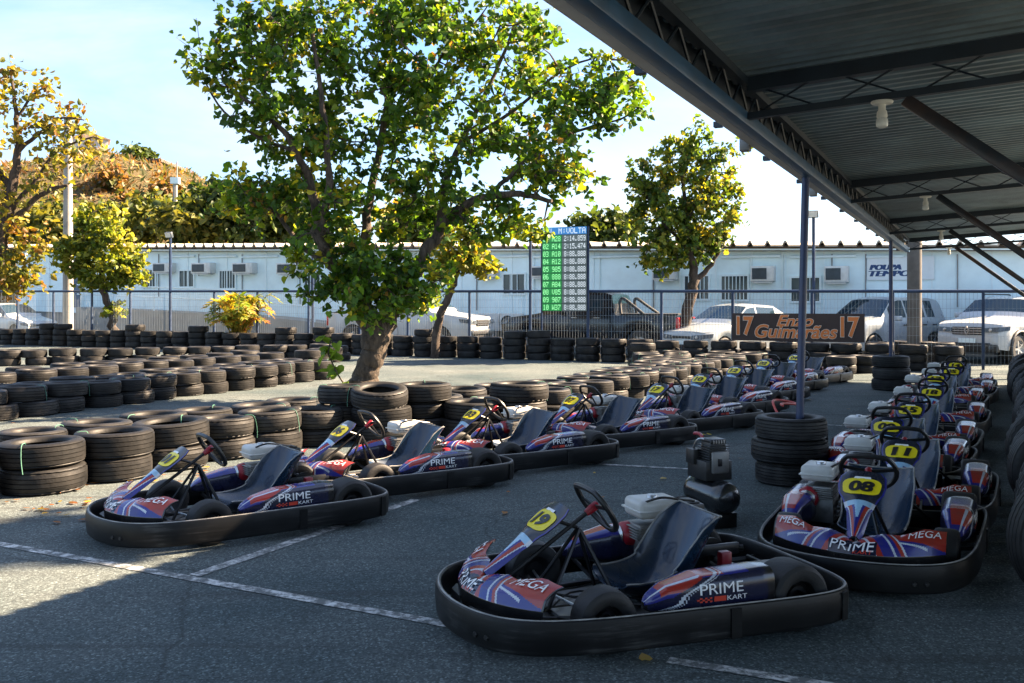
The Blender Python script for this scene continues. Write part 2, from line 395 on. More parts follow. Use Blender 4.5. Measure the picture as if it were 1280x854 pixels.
# ------------------------------------------------------------------ mesh builder
class MB:
    def __init__(self):
        self.v = []; self.f = []; self.c = None
    def add(self, vs, fs):
        o = len(self.v)
        self.v.extend([tuple(p) for p in vs])
        self.f.extend([tuple(i + o for i in q) for q in fs])
        return self
    def box(self, c, s, rz=0.0, rx=0.0, ry=0.0):
        M = Euler((rx, ry, rz)).to_matrix() if (rx or ry or rz) else None
        vs = []
        for dx in (-.5, .5):
            for dy in (-.5, .5):
                for dz in (-.5, .5):
                    p = Vector((dx * s[0], dy * s[1], dz * s[2]))
                    if M: p = M @ p
                    vs.append(p + Vector(c))
        return self.add(vs, [(0, 1, 3, 2), (4, 6, 7, 5), (0, 4, 5, 1), (2, 3, 7, 6), (0, 2, 6, 4), (1, 5, 7, 3)])
    def bar(self, a, b, w, h, up=(0, 0, 1)):
        a = Vector(a); b = Vector(b); d = (b - a).normalized(); u = Vector(up)
        s = d.cross(u)
        if s.length < 1e-4: s = d.cross(Vector((1, 0, 0)))
        s.normalize(); n = s.cross(d)
        vs = []
        for p in (a, b):
            for i, j in ((-1, -1), (1, -1), (1, 1), (-1, 1)):
                vs.append(p + s * (w / 2 * i) + n * (h / 2 * j))
        return self.add(vs, [(0, 1, 2, 3), (7, 6, 5, 4), (0, 4, 5, 1), (1, 5, 6, 2), (2, 6, 7, 3), (3, 7, 4, 0)])
    def tube(self, pts, r, n=8, closed=False, cap=True):
        pts = [Vector(p) for p in pts]; k = len(pts)
        rs = r if isinstance(r, (list, tuple)) else [r] * k
        vs = []; fs = []; prev = None
        for i, p in enumerate(pts):
            if closed: t = pts[(i + 1) % k] - pts[i - 1]
            else: t = pts[min(i + 1, k - 1)] - pts[max(i - 1, 0)]
            t.normalize()
            if prev is None:
                a = Vector((0, 0, 1)) if abs(t.z) < 0.9 else Vector((1, 0, 0))
                s = t.cross(a).normalized()
            else:
                s = (prev - t * prev.dot(t))
                s = s.normalized() if s.length > 1e-5 else t.orthogonal().normalized()
            prev = s; q = t.cross(s)
            for j in range(n):
                th = 2 * math.pi * j / n
                vs.append(p + (s * math.cos(th) + q * math.sin(th)) * rs[i])
        m = k if closed else k - 1
        for i in range(m):
            for j in range(n):
                a = i * n + j; b_ = i * n + (j + 1) % n
                i2 = (i + 1) % k
                fs.append((a, b_, i2 * n + (j + 1) % n, i2 * n + j))
        if cap and not closed:
            fs.append(tuple(range(n - 1, -1, -1))); fs.append(tuple((k - 1) * n + j for j in range(n)))
        return self.add(vs, fs)
    def lathe(self, prof, n=24, axis='Z', c=(0, 0, 0), closed=False):
        """prof: (radius, height) pairs"""
        vs = []; fs = []; k = len(prof)
        for (r, h) in prof:
            for j in range(n):
                th = 2 * math.pi * j / n
                x, y = r * math.cos(th), r * math.sin(th)
                p = {'Z': (x, y, h), 'Y': (x, h, y), 'X': (h, x, y)}[axis]
                vs.append((p[0] + c[0], p[1] + c[1], p[2] + c[2]))
        for i in range(k if closed else k - 1):
            i2 = (i + 1) % k
            for j in range(n):
                fs.append((i * n + j, i * n + (j + 1) % n, i2 * n + (j + 1) % n, i2 * n + j))
        return self.add(vs, fs)
    def prism(self, pts2, z0, z1, plane='XY'):
        n = len(pts2)
        def P(p, z): return {'XY': (p[0], p[1], z), 'XZ': (p[0], z, p[1]), 'YZ': (z, p[0], p[1])}[plane]
        vs = [P(p, z0) for p in pts2] + [P(p, z1) for p in pts2]
        fs = [tuple(range(n - 1, -1, -1)), tuple(range(n, 2 * n))] + [(i, (i + 1) % n, n + (i + 1) % n, n + i) for i in range(n)]
        return self.add(vs, fs)
    def grid(self, P, us, vs_, closed_u=False):
        nu, nv = len(us), len(vs_)
        vs = [P(u, v) for v in vs_ for u in us]; fs = []
        for j in range(nv - 1):
            for i in range(nu if closed_u else nu - 1):
                i2 = (i + 1) % nu
                fs.append((j * nu + i, j * nu + i2, (j + 1) * nu + i2, (j + 1) * nu + i))
        return self.add(vs, fs)
    def mesh(self, name, m=None, smooth=35, bevel=0.0, seg=2, merge=0.0, recalc=True):
        me = bpy.data.meshes.new(name)
        me.from_pydata(self.v, [], self.f)
        if recalc or bevel or merge:
            bm = bmesh.new(); bm.from_mesh(me)
            if merge: bmesh.ops.remove_doubles(bm, verts=bm.verts, dist=merge)
            if recalc: bmesh.ops.recalc_face_normals(bm, faces=bm.faces)
            if bevel:
                es = [e for e in bm.edges if len(e.link_faces) == 2 and e.calc_face_angle(0) > 0.6]
                bmesh.ops.bevel(bm, geom=es, offset=bevel, segments=seg, affect='EDGES', profile=0.5, clamp_overlap=True)
            bm.to_mesh(me); bm.free()
        if m: me.materials.append(m)
        if smooth:
            me.polygons.foreach_set('use_smooth', [True] * len(me.polygons))
            me.set_sharp_from_angle(angle=R(smooth))
        return me
    def build(self, name, m=None, parent=None, smooth=35, bevel=0.0, seg=2, merge=0.0, loc=None, rot=None, recalc=True):
        return link(name, self.mesh(name, m, smooth, bevel, seg, merge, recalc), parent, loc, rot)
def set_colors(me, cols):
    """one linear colour for each face"""
    a = me.color_attributes.new('Col', 'FLOAT_COLOR', 'CORNER')
    cols = np.asarray(cols, dtype=np.float32)
    cnt = np.empty(len(me.polygons), dtype=np.int32); me.polygons.foreach_get('loop_total', cnt)
    full = np.repeat(np.concatenate([cols, np.ones((len(cols), 1), np.float32)], 1), cnt, axis=0)
    a.data.foreach_set('color', full.ravel())
def shell(P, us, vs_, th, colfn=None, edge_col=(0.02, 0.02, 0.02)):
    """a sheet of some thickness from a surface P(u, v); returns MB and face colours"""
    nu, nv = len(us), len(vs_)
    pts = np.array([[P(u, v) for u in us] for v in vs_], dtype=float)
    du = np.gradient(pts, axis=1); dv = np.gradient(pts, axis=0)
    n = np.cross(du, dv); n /= (np.linalg.norm(n, axis=2, keepdims=True) + 1e-9)
    back = pts - n * th
    mb = MB(); mb.v = [tuple(p) for p in pts.reshape(-1, 3)] + [tuple(p) for p in back.reshape(-1, 3)]
    o = nu * nv; cols = []
    for j in range(nv - 1):
        for i in range(nu - 1):
            a, b_, c, d = j * nu + i, j * nu + i + 1, (j + 1) * nu + i + 1, (j + 1) * nu + i
            mb.f.append((a, b_, c, d))
            cols.append(colfn((us[i] + us[i + 1]) / 2, (vs_[j] + vs_[j + 1]) / 2) if colfn else edge_col)
    for j in range(nv - 1):
        for i in range(nu - 1):
            a, b_, c, d = j * nu + i, j * nu + i + 1, (j + 1) * nu + i + 1, (j + 1) * nu + i
            mb.f.append((o + d, o + c, o + b_, o + a)); cols.append(edge_col)
    ring = [j for j in range(nu)] + [(j + 1) * nu - 1 for j in range(1, nv)] + [(nv - 1) * nu + i for i in range(nu - 2, -1, -1)] + [j * nu for j in range(nv - 2, 0, -1)]
    for k in range(len(ring)):
        a, b_ = ring[k], ring[(k + 1) % len(ring)]
        mb.f.append((b_, a, o + a, o + b_)); cols.append(edge_col)
    return mb, cols
def lin(a, b, n): return [a + (b - a) * i / (n - 1) for i in range(n)]
def interp(x, xs, ys): return float(np.interp(x, xs, ys))
def catmull(pts, n, closed=False):
    P = [np.array(p, float) for p in pts]; k = len(P); out = []
    segs = k if closed else k - 1
    for i in range(segs):
        if closed: p0, p1, p2, p3 = P[i - 1], P[i], P[(i + 1) % k], P[(i + 2) % k]
        else: p0, p1, p2, p3 = P[max(i - 1, 0)], P[i], P[i + 1], P[min(i + 2, k - 1)]
        for j in range(n):
            t = j / n
            out.append(0.5 * ((2 * p1) + (-p0 + p2) * t + (2 * p0 - 5 * p1 + 4 * p2 - p3) * t * t + (-p0 + 3 * p1 - 3 * p2 + p3) * t ** 3))
    if not closed: out.append(P[-1])
    return [tuple(p) for p in out]
TXT = {}
def text2d(s, size=1.0, bold=0.0, shear=0.0, spacing=1.0, sub=0.0):
    """flat lettering as (verts, faces), centred"""
    key = (s, size, bold, shear, spacing)
    if key in TXT: return TXT[key]
    cu = bpy.data.curves.new('txt', 'FONT')
    cu.body = s; cu.size = size; cu.offset = bold; cu.shear = shear; cu.space_character = spacing
    cu.align_x = 'CENTER'; cu.align_y = 'CENTER'; cu.resolution_u = 4; cu.fill_mode = 'FRONT'; cu.dimensions = '2D'
    o = bpy.data.objects.new('txt', cu)
    COL.objects.link(o)
    dg = bpy.context.evaluated_depsgraph_get()
    me = bpy.data.meshes.new_from_object(o.evaluated_get(dg))
    vs = [(v.co.x, v.co.y) for v in me.vertices]; fs = [tuple(p.vertices) for p in me.polygons]
    bpy.data.objects.remove(o); bpy.data.curves.remove(cu); bpy.data.meshes.remove(me)
    xs = [v[0] for v in vs]; ys = [v[1] for v in vs]
    cx, cy = (min(xs) + max(xs)) / 2, (min(ys) + max(ys)) / 2
    vs = [(x - cx, y - cy) for x, y in vs]
    TXT[key] = (vs, fs)
    return vs, fs
def text_fit(s, w, h, bold=0.0, shear=0.0, spacing=1.0):
    """lettering stretched into a box w by h"""
    vs, fs = text2d(s, 1.0, bold, shear, spacing)
    mx_, my_ = max(abs(v[0]) for v in vs), max(abs(v[1]) for v in vs)
    return [(x / mx_ * w / 2, y / my_ * h / 2) for x, y in vs], fs
def text_on(name, tv, fn, m, parent):
    vs, fs = tv
    mb = MB().add([fn(x, y) for x, y in vs], fs)
    return mb.build(name, m, parent, smooth=0, recalc=False)
def surf(P, off=0.004, flip=1):
    def f(u, v):
        e = 1e-3
        p = np.array(P(u, v)); a = np.array(P(u + e, v)) - np.array(P(u - e, v)); b_ = np.array(P(u, v + e)) - np.array(P(u, v - e))
        n = np.cross(a, b_); n /= (np.linalg.norm(n) + 1e-12)
        return tuple(p + n * off * flip)
    return f
def ordinal(n):
    w = ['first', 'second', 'third', 'fourth', 'fifth', 'sixth', 'seventh', 'eighth', 'ninth', 'tenth', 'eleventh', 'twelfth', 'thirteenth', 'fourteenth', 'fifteenth', 'sixteenth', 'seventeenth', 'eighteenth', 'nineteenth', 'twentieth']
    if n <= 20: return w[n - 1]
    return '%d%s' % (n, {1: 'st', 2: 'nd', 3: 'rd'}.get(n % 10, 'th'))

# ================================================================== THE SETTING
# ------------------------------------------------------------------ ground
g = MB().add([(-400, -60, 0), (400, -60, 0), (400, 900, 0), (-400, 900, 0)], [(0, 1, 2, 3)])
tag(g.build('ground', M_ASPH, smooth=0), kind='structure')
def marking(a, b, w, lift=0.004):
    a = Vector(a); b = Vector(b); d = (b - a).normalized(); s = Vector((-d.y, d.x, 0)) * w / 2
    n = max(2, int((b - a).length / 0.06)); mb = MB(); pts = []
    rr = random.Random(int(a.x * 100))
    for i in range(n + 1):
        p = a + (b - a) * (i / n)
        pts.append((p + s * (1 + rr.uniform(-.10, .06)) + Vector((0, 0, lift)), p - s * (1 + rr.uniform(-.10, .06)) + Vector((0, 0, lift))))
    for i in range(n):
        mb.add([pts[i][0], pts[i][1], pts[i + 1][1], pts[i + 1][0]], [(0, 1, 2, 3)])
    tag(mb.build('road_marking', M_LINE, smooth=0), kind='structure')
def strip(p0, p1, w): marking(gp(*p0), gp(*p1), w)
strip((-120, 659), (625, 793), .075)
strip((243, 720), (520, 625), .085)
strip((735, 580), (905, 589), .06)
strip((860, 521), (1060, 533), .05)
strip((835, 826), (1180, 880), .07)
strip((700, 505), (985, 516), .05)

# ------------------------------------------------------------------ hill behind
def hill_h(X, Y):
    sk = interp(X / 75.0 * FOC + 640, [-500, -150, 0, 60, 110, 140, 205, 245, 290, 340, 400, 470, 560], [255, 240, 215, 205, 193, 196, 208, 232, 246, 268, 296, 330, 372])
    top = zat(sk, 75.0)
    t = min(1, max(0, (Y - 46) / 29.0)); t = t * t * (3 - 2 * t)
    n = math.sin(X * .9 + Y * .33) * .18 + math.sin(X * .37 - Y * .7) * .25
    return max(-.2, top * t + n * t)
mb = MB()
xs = lin(-75, -4, 90); ys = lin(44, 110, 60)
mb.grid(lambda u, v: (u, v, hill_h(u, v)), xs, ys)
m, nt, b, out = nodes_of('dry_hill_grass')
t = nt.nodes.new('ShaderNodeTexCoord'); n = nt.nodes.new('ShaderNodeTexNoise'); n.inputs['Scale'].default_value = 0.9; n.inputs['Detail'].default_value = 12; n.inputs['Roughness'].default_value = .75
nt.links.new(t.outputs['Object'], n.inputs['Vector'])
c = nt.nodes.new('ShaderNodeValToRGB')
c.color_ramp.elements[0].position = .36; c.color_ramp.elements[0].color = (.06, .065, .015, 1)
c.color_ramp.elements[1].position = .66; c.color_ramp.elements[1].color = (.19, .13, .05, 1)
e = c.color_ramp.elements.new(.5); e.color = (.11, .08, .03, 1)
nt.links.new(n.outputs['Fac'], c.inputs['Fac']); nt.links.new(c.outputs['Color'], b.inputs['Base Color']); b.inputs['Roughness'].default_value = 1
bp = nt.nodes.new('ShaderNodeBump'); bp.inputs['Strength'].default_value = 1; bp.inputs['Distance'].default_value = .8
nt.links.new(n.outputs['Fac'], bp.inputs['Height']); nt.links.new(bp.outputs['Normal'], b.inputs['Normal'])
tag(mb.build('hill', m), kind='structure')
# rough dry tufts all over the slope
def leaf_mesh(name, pos, size, cols, m, up_bias=0.0, droop=0.0, seed=1, fold=0.25, blade=False):
    """many small folded leaves as one mesh: pos (n,3), size (n,), cols (n,3)"""
    r = np.random.default_rng(seed); n = len(pos)
    if blade: base = np.array([[0, 0, 0], [.10, .1, 0], [.16, .35, 0], [.10, .75, 0], [0, 1.15, 0], [-.10, .75, 0], [-.16, .35, 0], [-.10, .1, 0]])
    else: base = np.array([[0, .02, 0], [.27, -.10, fold * .6], [.49, .18, fold], [.36, .60, fold * .75], [0, 1.05, -.10], [-.36, .60, fold * .75], [-.49, .18, fold], [-.27, -.10, fold * .6]])
    d = r.normal(size=(n, 3)); d[:, 2] = d[:, 2] * .6 + up_bias - droop
    d /= np.linalg.norm(d, axis=1, keepdims=True)
    a = r.normal(size=(n, 3)); a[:, 2] += .4
    s = np.cross(d, a); s /= (np.linalg.norm(s, axis=1, keepdims=True) + 1e-9)
    w = np.cross(s, d)
    V = pos[:, None, :] + size[:, None, None] * (base[None, :, 0, None] * s[:, None, :] + base[None, :, 1, None] * d[:, None, :] + base[None, :, 2, None] * w[:, None, :])
    V = V.reshape(-1, 3)
    F = np.array([[0, 1, 2, 3, 4], [0, 4, 5, 6, 7]]); F = (F[None] + (np.arange(n) * 8)[:, None, None]).reshape(-1, 5)
    me = bpy.data.meshes.new(name)
    me.vertices.add(len(V)); me.vertices.foreach_set('co', V.astype(np.float32).ravel())
    me.loops.add(F.size); me.loops.foreach_set('vertex_index', F.astype(np.int32).ravel())
    me.polygons.add(len(F)); me.polygons.foreach_set('loop_start', np.arange(0, F.size, 5, dtype=np.int32)); me.polygons.foreach_set('loop_total', np.full(len(F), 5, np.int32))
    me.update(); me.validate()
    me.materials.append(m)
    set_colors(me, np.repeat(cols, 2, axis=0))
    return me
def pal(n, cols, weights, r, jit=.25):
    cols = np.array(cols); idx = r.choice(len(cols), size=n, p=np.array(weights) / sum(weights))
    return cols[idx] * r.uniform(1 - jit, 1 + jit, size=(n, 1)) * r.uniform(.92, 1.08, size=(n, 3))
r = np.random.default_rng(3)
P = []
while len(P) < 17000:
    X = r.uniform(-60, -13); Y = r.uniform(50, 84)
    P.append((X, Y, hill_h(X, Y)))
P = np.array(P)
tag(link('hill_grass', leaf_mesh('hill_grass', P, r.uniform(.18, .6, len(P)), pal(len(P), [(.21, .12, .04), (.15, .08, .03), (.11, .11, .03), (.22, .17, .06), (.045, .07, .02)], [3, 3, 4, 1.6, 4], r), M_LEAF_FAR, up_bias=1.0, seed=3, blade=True)), 'dry orange grass covering the hill behind the long building', 'grass', kind='stuff')

# ------------------------------------------------------------------ go-kart shelter (roof on the right)
M_ROOFIN = mat('roof_sheet', (0.24, 0.32, 0.36), 0.36, metal=0.45, var=0.3, vscale=1.5, dirt=(0.08, 0.06, 0.04), dirt_amt=0.6, dscale=1.2)
M_TRUSS = mat('truss_paint', (0.010, 0.020, 0.034), 0.45, var=0.25, dirt=(0.06, 0.04, 0.03), dirt_amt=0.2, dscale=2)
M_STRUT = mat('strut_steel', (0.014, 0.018, 0.024), 0.32, var=0.5, vscale=3, dirt=(0.20, 0.085, 0.035), dirt_amt=0.45, dscale=1.8)
M_BEAM = mat('beam_blue', (0.012, 0.06, 0.13), 0.4, var=0.25)
M_GUTTER = mat('gutter_grey', (0.42, 0.43, 0.44), 0.45, var=0.15, metal=0.2)
B0 = Vector((2.55, 8.1, 0))                            # beam above the near pole
S0, S1 = -17.0, 13.3                                   # reach of the roof along D
ROOF_W = 6.0
RZ = Matrix(((D.x, E.x, 0), (D.y, E.y, 0), (0, 0, 1)))
def sh(s, t, z): return B0 + D * s + E * t + Vector((0, 0, z))
shelter = empty('shelter', B0, 0, 'dark steel lean-to shelter with corrugated roof over the right kart row', 'shelter')
def shp(mb, name, m, parent=None, **k):                # built in world coordinates, kept relative to the shelter
    mb.v = [tuple(Vector(v) - B0) for v in mb.v]
    return mb.build(name, m, parent or shelter, **k)
SLOPE = 0.055
ZL, ZU, ZS = 2.62, 2.80, 2.86
mb = MB()
npitch = int((S1 - S0) / 0.13)
prof = [(0, 0), (.045, 0), (.06, .032), (.115, .032), (.13, 0)]
line = []
for i in range(npitch):
    for (a, h) in prof[:-1]: line.append((S0 + i * .13 + a, h))
ts = [-.16, ROOF_W]
for k, tt in enumerate(ts):
    for (s, h) in line: mb.v.append(tuple(sh(s, tt, ZS + h + SLOPE * tt)))
L_ = len(line)
for i in range(L_ - 1): mb.f.append((i, i + 1, L_ + i + 1, L_ + i))
o = len(mb.v)
for k, tt in enumerate(ts):
    for (s, h) in line: mb.v.append(tuple(sh(s, tt, ZS + h + .004 + SLOPE * tt)))
for i in range(L_ - 1): mb.f.append((o + i, o + L_ + i, o + L_ + i + 1, o + i + 1))
shp(mb, 'roof_sheet', M_ROOFIN, smooth=0, recalc=False)
# edge beam: lower tube, lattice web, upper tube, closing plate, gutter
beam = link('edge_beam', MB().bar(D * S0 + Vector((0, 0, ZL)), D * S1 + Vector((0, 0, ZL)), .085, .085).mesh('edge_beam', M_BEAM, bevel=.008), shelter)
def bpart(mb, name, m, **k):
    mb.v = [tuple(Vector(v) - B0) for v in mb.v]
    return mb.build(name, m, beam, **k)
bpart(MB().bar(sh(S0, .02, 2.835), sh(S1, .02, 2.835), .06, .05), 'upper_chord', M_TRUSS)
web = MB()
s = S0; k = 0
while s < S1 - .3:
    web.tube([sh(s, .01, ZL + .04), sh(s + .22, .01, 2.82)], .009, 5)
    web.tube([sh(s + .22, .01, 2.82), sh(s + .44, .01, ZL + .04)], .009, 5)
    s += .44
bpart(web, 'lattice', M_TRUSS)
bpart(MB().bar(sh(S0, -.075, 2.80), sh(S1, -.075, 2.80), .012, .20), 'closing_plate', M_TRUSS)
gut = MB()
gut.bar(sh(S0, -.13, 2.665), sh(S1, -.13, 2.665), .006, .13)
gut.bar(sh(S0, -.095, 2.603), sh(S1, -.095, 2.603), .06, .006)
bpart(gut, 'gutter', M_GUTTER)
s = S0 + .6
while s < S1:
    bpart(MB().box(sh(s, -.185, 2.63), (.05, .05, .035), rz=ang(D)), 'gutter_bracket', M_TRUSS)
    s += 1.55
# trusses, struts, columns
TR = [-2.63 - 5.33 * 2, -2.63 - 5.33, -2.63, 2.70, 8.03, 13.1]
for i, s0 in enumerate(TR):
    tr = link('truss', MB().bar(Vector(sh(s0, .04, ZU + .02)) - B0, Vector(sh(s0, ROOF_W - .1, ZU + .02 + SLOPE * ROOF_W)) - B0, .08, .085).mesh('truss', M_TRUSS), shelter)
    def tp(mb, name, m):
        mb.v = [tuple(Vector(v) - B0) for v in mb.v]; return mb.build(name, m, tr)
    tp(MB().bar(sh(s0, .04, ZL + .01), sh(s0, ROOF_W - .1, ZL + .01 + SLOPE * ROOF_W), .05, .04), 'lower_chord', M_TRUSS)
    br = MB(); tt = .1
    while tt < ROOF_W - .6:
        br.tube([sh(s0 - .01, tt, ZL + .02 + SLOPE * tt), sh(s0 - .01, tt + .34, ZU + SLOPE * (tt + .34))], .006, 5)
        br.tube([sh(s0 + .01, tt, ZU + SLOPE * tt), sh(s0 + .01, tt + .34, ZL + .02 + SLOPE * (tt + .34))], .006, 5)
        tt += .46
    tp(br, 'cross_braces', M_TRUSS)
    shp(MB().bar(sh(s0, .92, ZL - .02 + SLOPE * .9), sh(s0, 2.36, 1.50), .05, .07), 'strut', M_STRUT, bevel=.006)
    shp(MB().box(sh(s0, 2.42, 1.45), (.12, .12, 2.9), rz=ang(D)), 'column', M_STRUT, bevel=.008)
mid = MB()
for tt in (2.42, 5.85):
    shp(MB().bar(sh(S0, tt, ZU + SLOPE * tt), sh(S1, tt, ZU + SLOPE * tt), .08, .05), 'purlin', M_TRUSS)
# two thin blue poles standing in tyre stacks
for (s0, lean) in ((0.0, .13), (9.18, .03)):
    shp(MB().tube([sh(s0, 0, .02) - Vector((lean, .12 if s0 == 0 else 0, 0)), sh(s0, 0, ZL - .04) - Vector((.03, 0, 0))], .033, 12), 'pole', M_BLUEPOLE)
# small boxes fixed outside the gutter
for s0 in (-1.75, 1.35):
    shp(MB().box(sh(s0, -.165, 2.62), (.07, .07, .12), rz=ang(D)), 'junction_box', M_ALU, bevel=.006)
# hanging bulbs under the trusses
M_CERAM = mat('white_ceramic', (.68, .66, .60), .4, var=.1)
M_BULB = mat('frosted_bulb', (.70, .70, .66), .15, var=.05, spec=.7)
wh = ['nearest', 'second', 'third', 'farthest']
for i, s0 in enumerate(TR[2:]):
    z = ZL - .012 + SLOPE * .8
    lp = empty('ceiling_lamp', sh(s0, .80, z), 0, 'white ceramic lamp holder with frosted bulb, %s along the shelter roof' % wh[i], 'lamp', 'lamps under the shelter roof')
    MB().lathe([(0, 0), (.06, 0), (.062, -.006), (.055, -.016), (.02, -.02), (0, -.02)], 20).build('ceiling_plate', M_CERAM, lp)
    MB().lathe([(.02, -.018), (.02, -.05), (.027, -.06), (.03, -.085), (.028, -.095), (0, -.095)], 16).build('lamp_holder', M_CERAM, lp)
    MB().lathe([(.024, -.094), (.032, -.105), (.034, -.13), (.030, -.145), (.015, -.153), (0, -.155)], 16).build('bulb', M_BULB, lp)

# ------------------------------------------------------------------ long prefabricated building
BZ = 32.5
M_WALL = mat('wall_panel_white', (.74, .90, .93), .55, var=.05, vscale=2, dirt=(.40, .42, .40), dirt_amt=.25, dscale=.8)
M_TRIM = mat('trim_white', (.72, .84, .86), .5, var=.05)
M_EAVE = mat('eave_brown', (.10, .075, .055), .8, var=.3)
M_TILE = mat('roof_fibre_cement', (.42, .36, .29), .85, var=.3, vscale=3, dirt=(.15, .12, .09), dirt_amt=.6)
M_CONC = mat('concrete', (.33, .31, .28), .85, var=.2, vscale=3, dirt=(.14, .12, .10), dirt_amt=.6, dscale=1.5, bump=.3, bscale=25)
M_SKIRT = mat('skirt_grey', (.24, .24, .24), .85, var=.2)
BANG = ang(E)
bld = empty('prefab_building', (0, BZ, 0), BANG, 'long white prefabricated office building with grey roof behind the cars', 'building')
def bl(px, py, off=0.0):                               # photo pixel on the wall -> building coordinates (x along, y inwards, z)
    p, a = on_line(px, BZ)
    return a, zat(py, p.y)
def brect(x0, x1, y0, y1):
    a0, z1 = bl(x0, y0); a1, _ = bl(x1, y0)
    _, z0 = bl((x0 + x1) / 2, y1); _, z1 = bl((x0 + x1) / 2, y0)
    return a0, a1, z0, z1
edges = [20, 62, 104, 141, 180, 211, 235, 284, 333, 372, 410, 470, 530, 577, 640, 668, 742, 815, 850, 895, 940, 978, 1030, 1082, 1165, 1240, 1330]
for i in range(len(edges) - 1):
    x0, x1 = edges[i], edges[i + 1]
    (a0, zt0), (a1, zt1) = bl(x0, 314), bl(x1, 314)
    zb0 = max(.0, zt0 - 2.75); zb1 = max(.0, zt1 - 2.75)
    gap = .012
    mb = MB()
    vs = [(a0 + gap, 0, zb0), (a1 - gap, 0, zb1), (a1 - gap, 0, zt1), (a0 + gap, 0, zt0)]
    vs += [(x, .08, z) for x, y, z in vs]
    mb.add(vs, [(0, 1, 2, 3), (7, 6, 5, 4), (0, 4, 5, 1), (1, 5, 6, 2), (2, 6, 7, 3), (3, 7, 4, 0)])
    mb.build('wall_panel', M_WALL, bld, smooth=0)
    if i:
        MB().bar((a0, -.012, zb0), (a0, -.012, zt0), .05, .03, up=(0, 1, 0)).build('cover_strip', M_TRIM, bld, smooth=0)
aL, zL = bl(20, 314); aR, zR = bl(1330, 314)
back = MB()
back.add([(aL, .12, 0), (aR, .12, 0), (aR, .12, zR), (aL, .12, zL), (aL, 5, 0), (aR, 5, 0), (aR, 5, zR), (aL, 5, zL)], [(0, 1, 2, 3), (7, 6, 5, 4), (0, 4, 5, 1), (1, 5, 6, 2), (2, 6, 7, 3), (3, 7, 4, 0)])
back.build('core', M_SKIRT, bld, smooth=0)
ea = MB(); ea.bar((aL - .3, -.16, zL + .07), (aR + .3, -.16, zR + .07), .24, .16); ea.build('eave', M_EAVE, bld, smooth=0)
ev = MB(); ev.bar((aL - .3, -.30, zL + .03), (aR + .3, -.30, zR + .03), .03, .05); ev.build('eave_rail', M_TRIM, bld, smooth=0)
# roof sheets with raised ribs
nr = 60
rf = MB()
dz = (zR - zL) / (aR - aL)
step = .52; a = aL - .4; k = 0
pr = []
while a < aR + .4:
    pr += [(a, 0), (a + .33, .0), (a + .40, .13), (a + .45, .13)]
    a += step
for yy in (-.46, 5.3):
    for (x, h) in pr: rf.v.append((x, yy, zL + .16 + dz * (x - aL) + h + (yy + .46) * .03))
n_ = len(pr)
for i in range(n_ - 1): rf.f.append((i, i + 1, n_ + i + 1, n_ + i))
for yy in (-.46, 5.3):
    for (x, h) in pr: rf.v.append((x, yy, zL + .11 + dz * (x - aL) + h * .9 + (yy + .46) * .03))
for i in range(n_ - 1):
    rf.f.append((2 * n_ + i, 3 * n_ + i, 3 * n_ + i + 1, 2 * n_ + i + 1)); rf.f.append((i, 2 * n_ + i, 2 * n_ + i + 1, i + 1))
rf.build('roof', M_TILE, bld, smooth=0)
# light fittings under the eave
for (x0, x1) in ((205, 245), (251, 297), (304, 349), (356, 372), (585, 662), (668, 680), (741, 800), (902, 976), (988, 1070), (1083, 1130)):
    a0, a1, z0, z1 = brect(x0, x1, 319.5, 322.5)
    MB().box(((a0 + a1) / 2, -.06, (z0 + z1) / 2), (a1 - a0, .09, .07)).build('light_fitting', M_TRIM, bld, bevel=.01)
def window(x0, x1, y0, y1, bars):
    a0, a1, z0, z1 = brect(x0, x1, y0, y1)
    cx, cz, w, h = (a0 + a1) / 2, (z0 + z1) / 2, a1 - a0, z1 - z0
    f = MB()
    f.box((cx, -.02, z0 + .03), (w, .07, .06)); f.box((cx, -.02, z1 - .03), (w, .07, .06))
    f.box((a0 + .03, -.02, cz), (.06, .07, h - .122)); f.box((a1 - .03, -.02, cz), (.06, .07, h - .122))
    wn = f.build('window', M_TRIM, bld, smooth=0)
    MB().box((cx, -.004, cz), (w - .122, .012, h - .122)).build('pane', M_WGLASS, wn, smooth=0)
    for i in range(bars):
        x = a0 + .06 + (w - .12) * (i + 1) / (bars + 1)
        MB().box((x, -.045, cz), (.022, .02, h - .1)).build('bar', M_TRIM, wn, smooth=0)
    return wn
for q in ((177, 196, 336, 360, 4), (224, 244, 337, 360, 2), (274, 296, 337, 362, 5), (380, 402, 339, 365, 4), (628, 658, 341, 369, 2), (854, 888, 343, 376, 5), (900, 937, 343, 377, 6), (987, 1027, 345, 379, 2)):
    window(*q)
# porch at the far left: door and post
a0, a1, z0, z1 = brect(92, 101, 347, 384)
MB().box(((a0 + a1) / 2, -.03, (z0 + z1) / 2), (a1 - a0, .06, z1 - z0)).build('door', mat('door_blue', (.05, .09, .16), .4), bld, smooth=0)
for px in (57, 103):
    a0, z1 = bl(px, 318); _, z0 = bl(px, 386)
    MB().box((a0, -1.0, (z0 + z1) / 2), (.09, .09, z1 - z0)).build('porch_post', M_TRIM, bld, smooth=0)
# conduits and cable runs down the wall
for px, y0, y1 in ((196, 318, 372), (246, 318, 345), (300, 318, 372), (372, 318, 380), (592, 318, 388), (663, 318, 390), (745, 318, 384), (812, 330, 384), (933, 318, 360), (975, 318, 384), (1034, 318, 345), (1076, 318, 384), (1190, 318, 384)):
    (a0, z1), (_, z0) = bl(px, y0), bl(px, y1)
    MB().tube([(a0 + .14, -.035, max(.1, z0)), (a0 + .14, -.035, z1)], .02, 6).build('conduit', M_TRIM if px % 2 else M_SKIRT, bld)
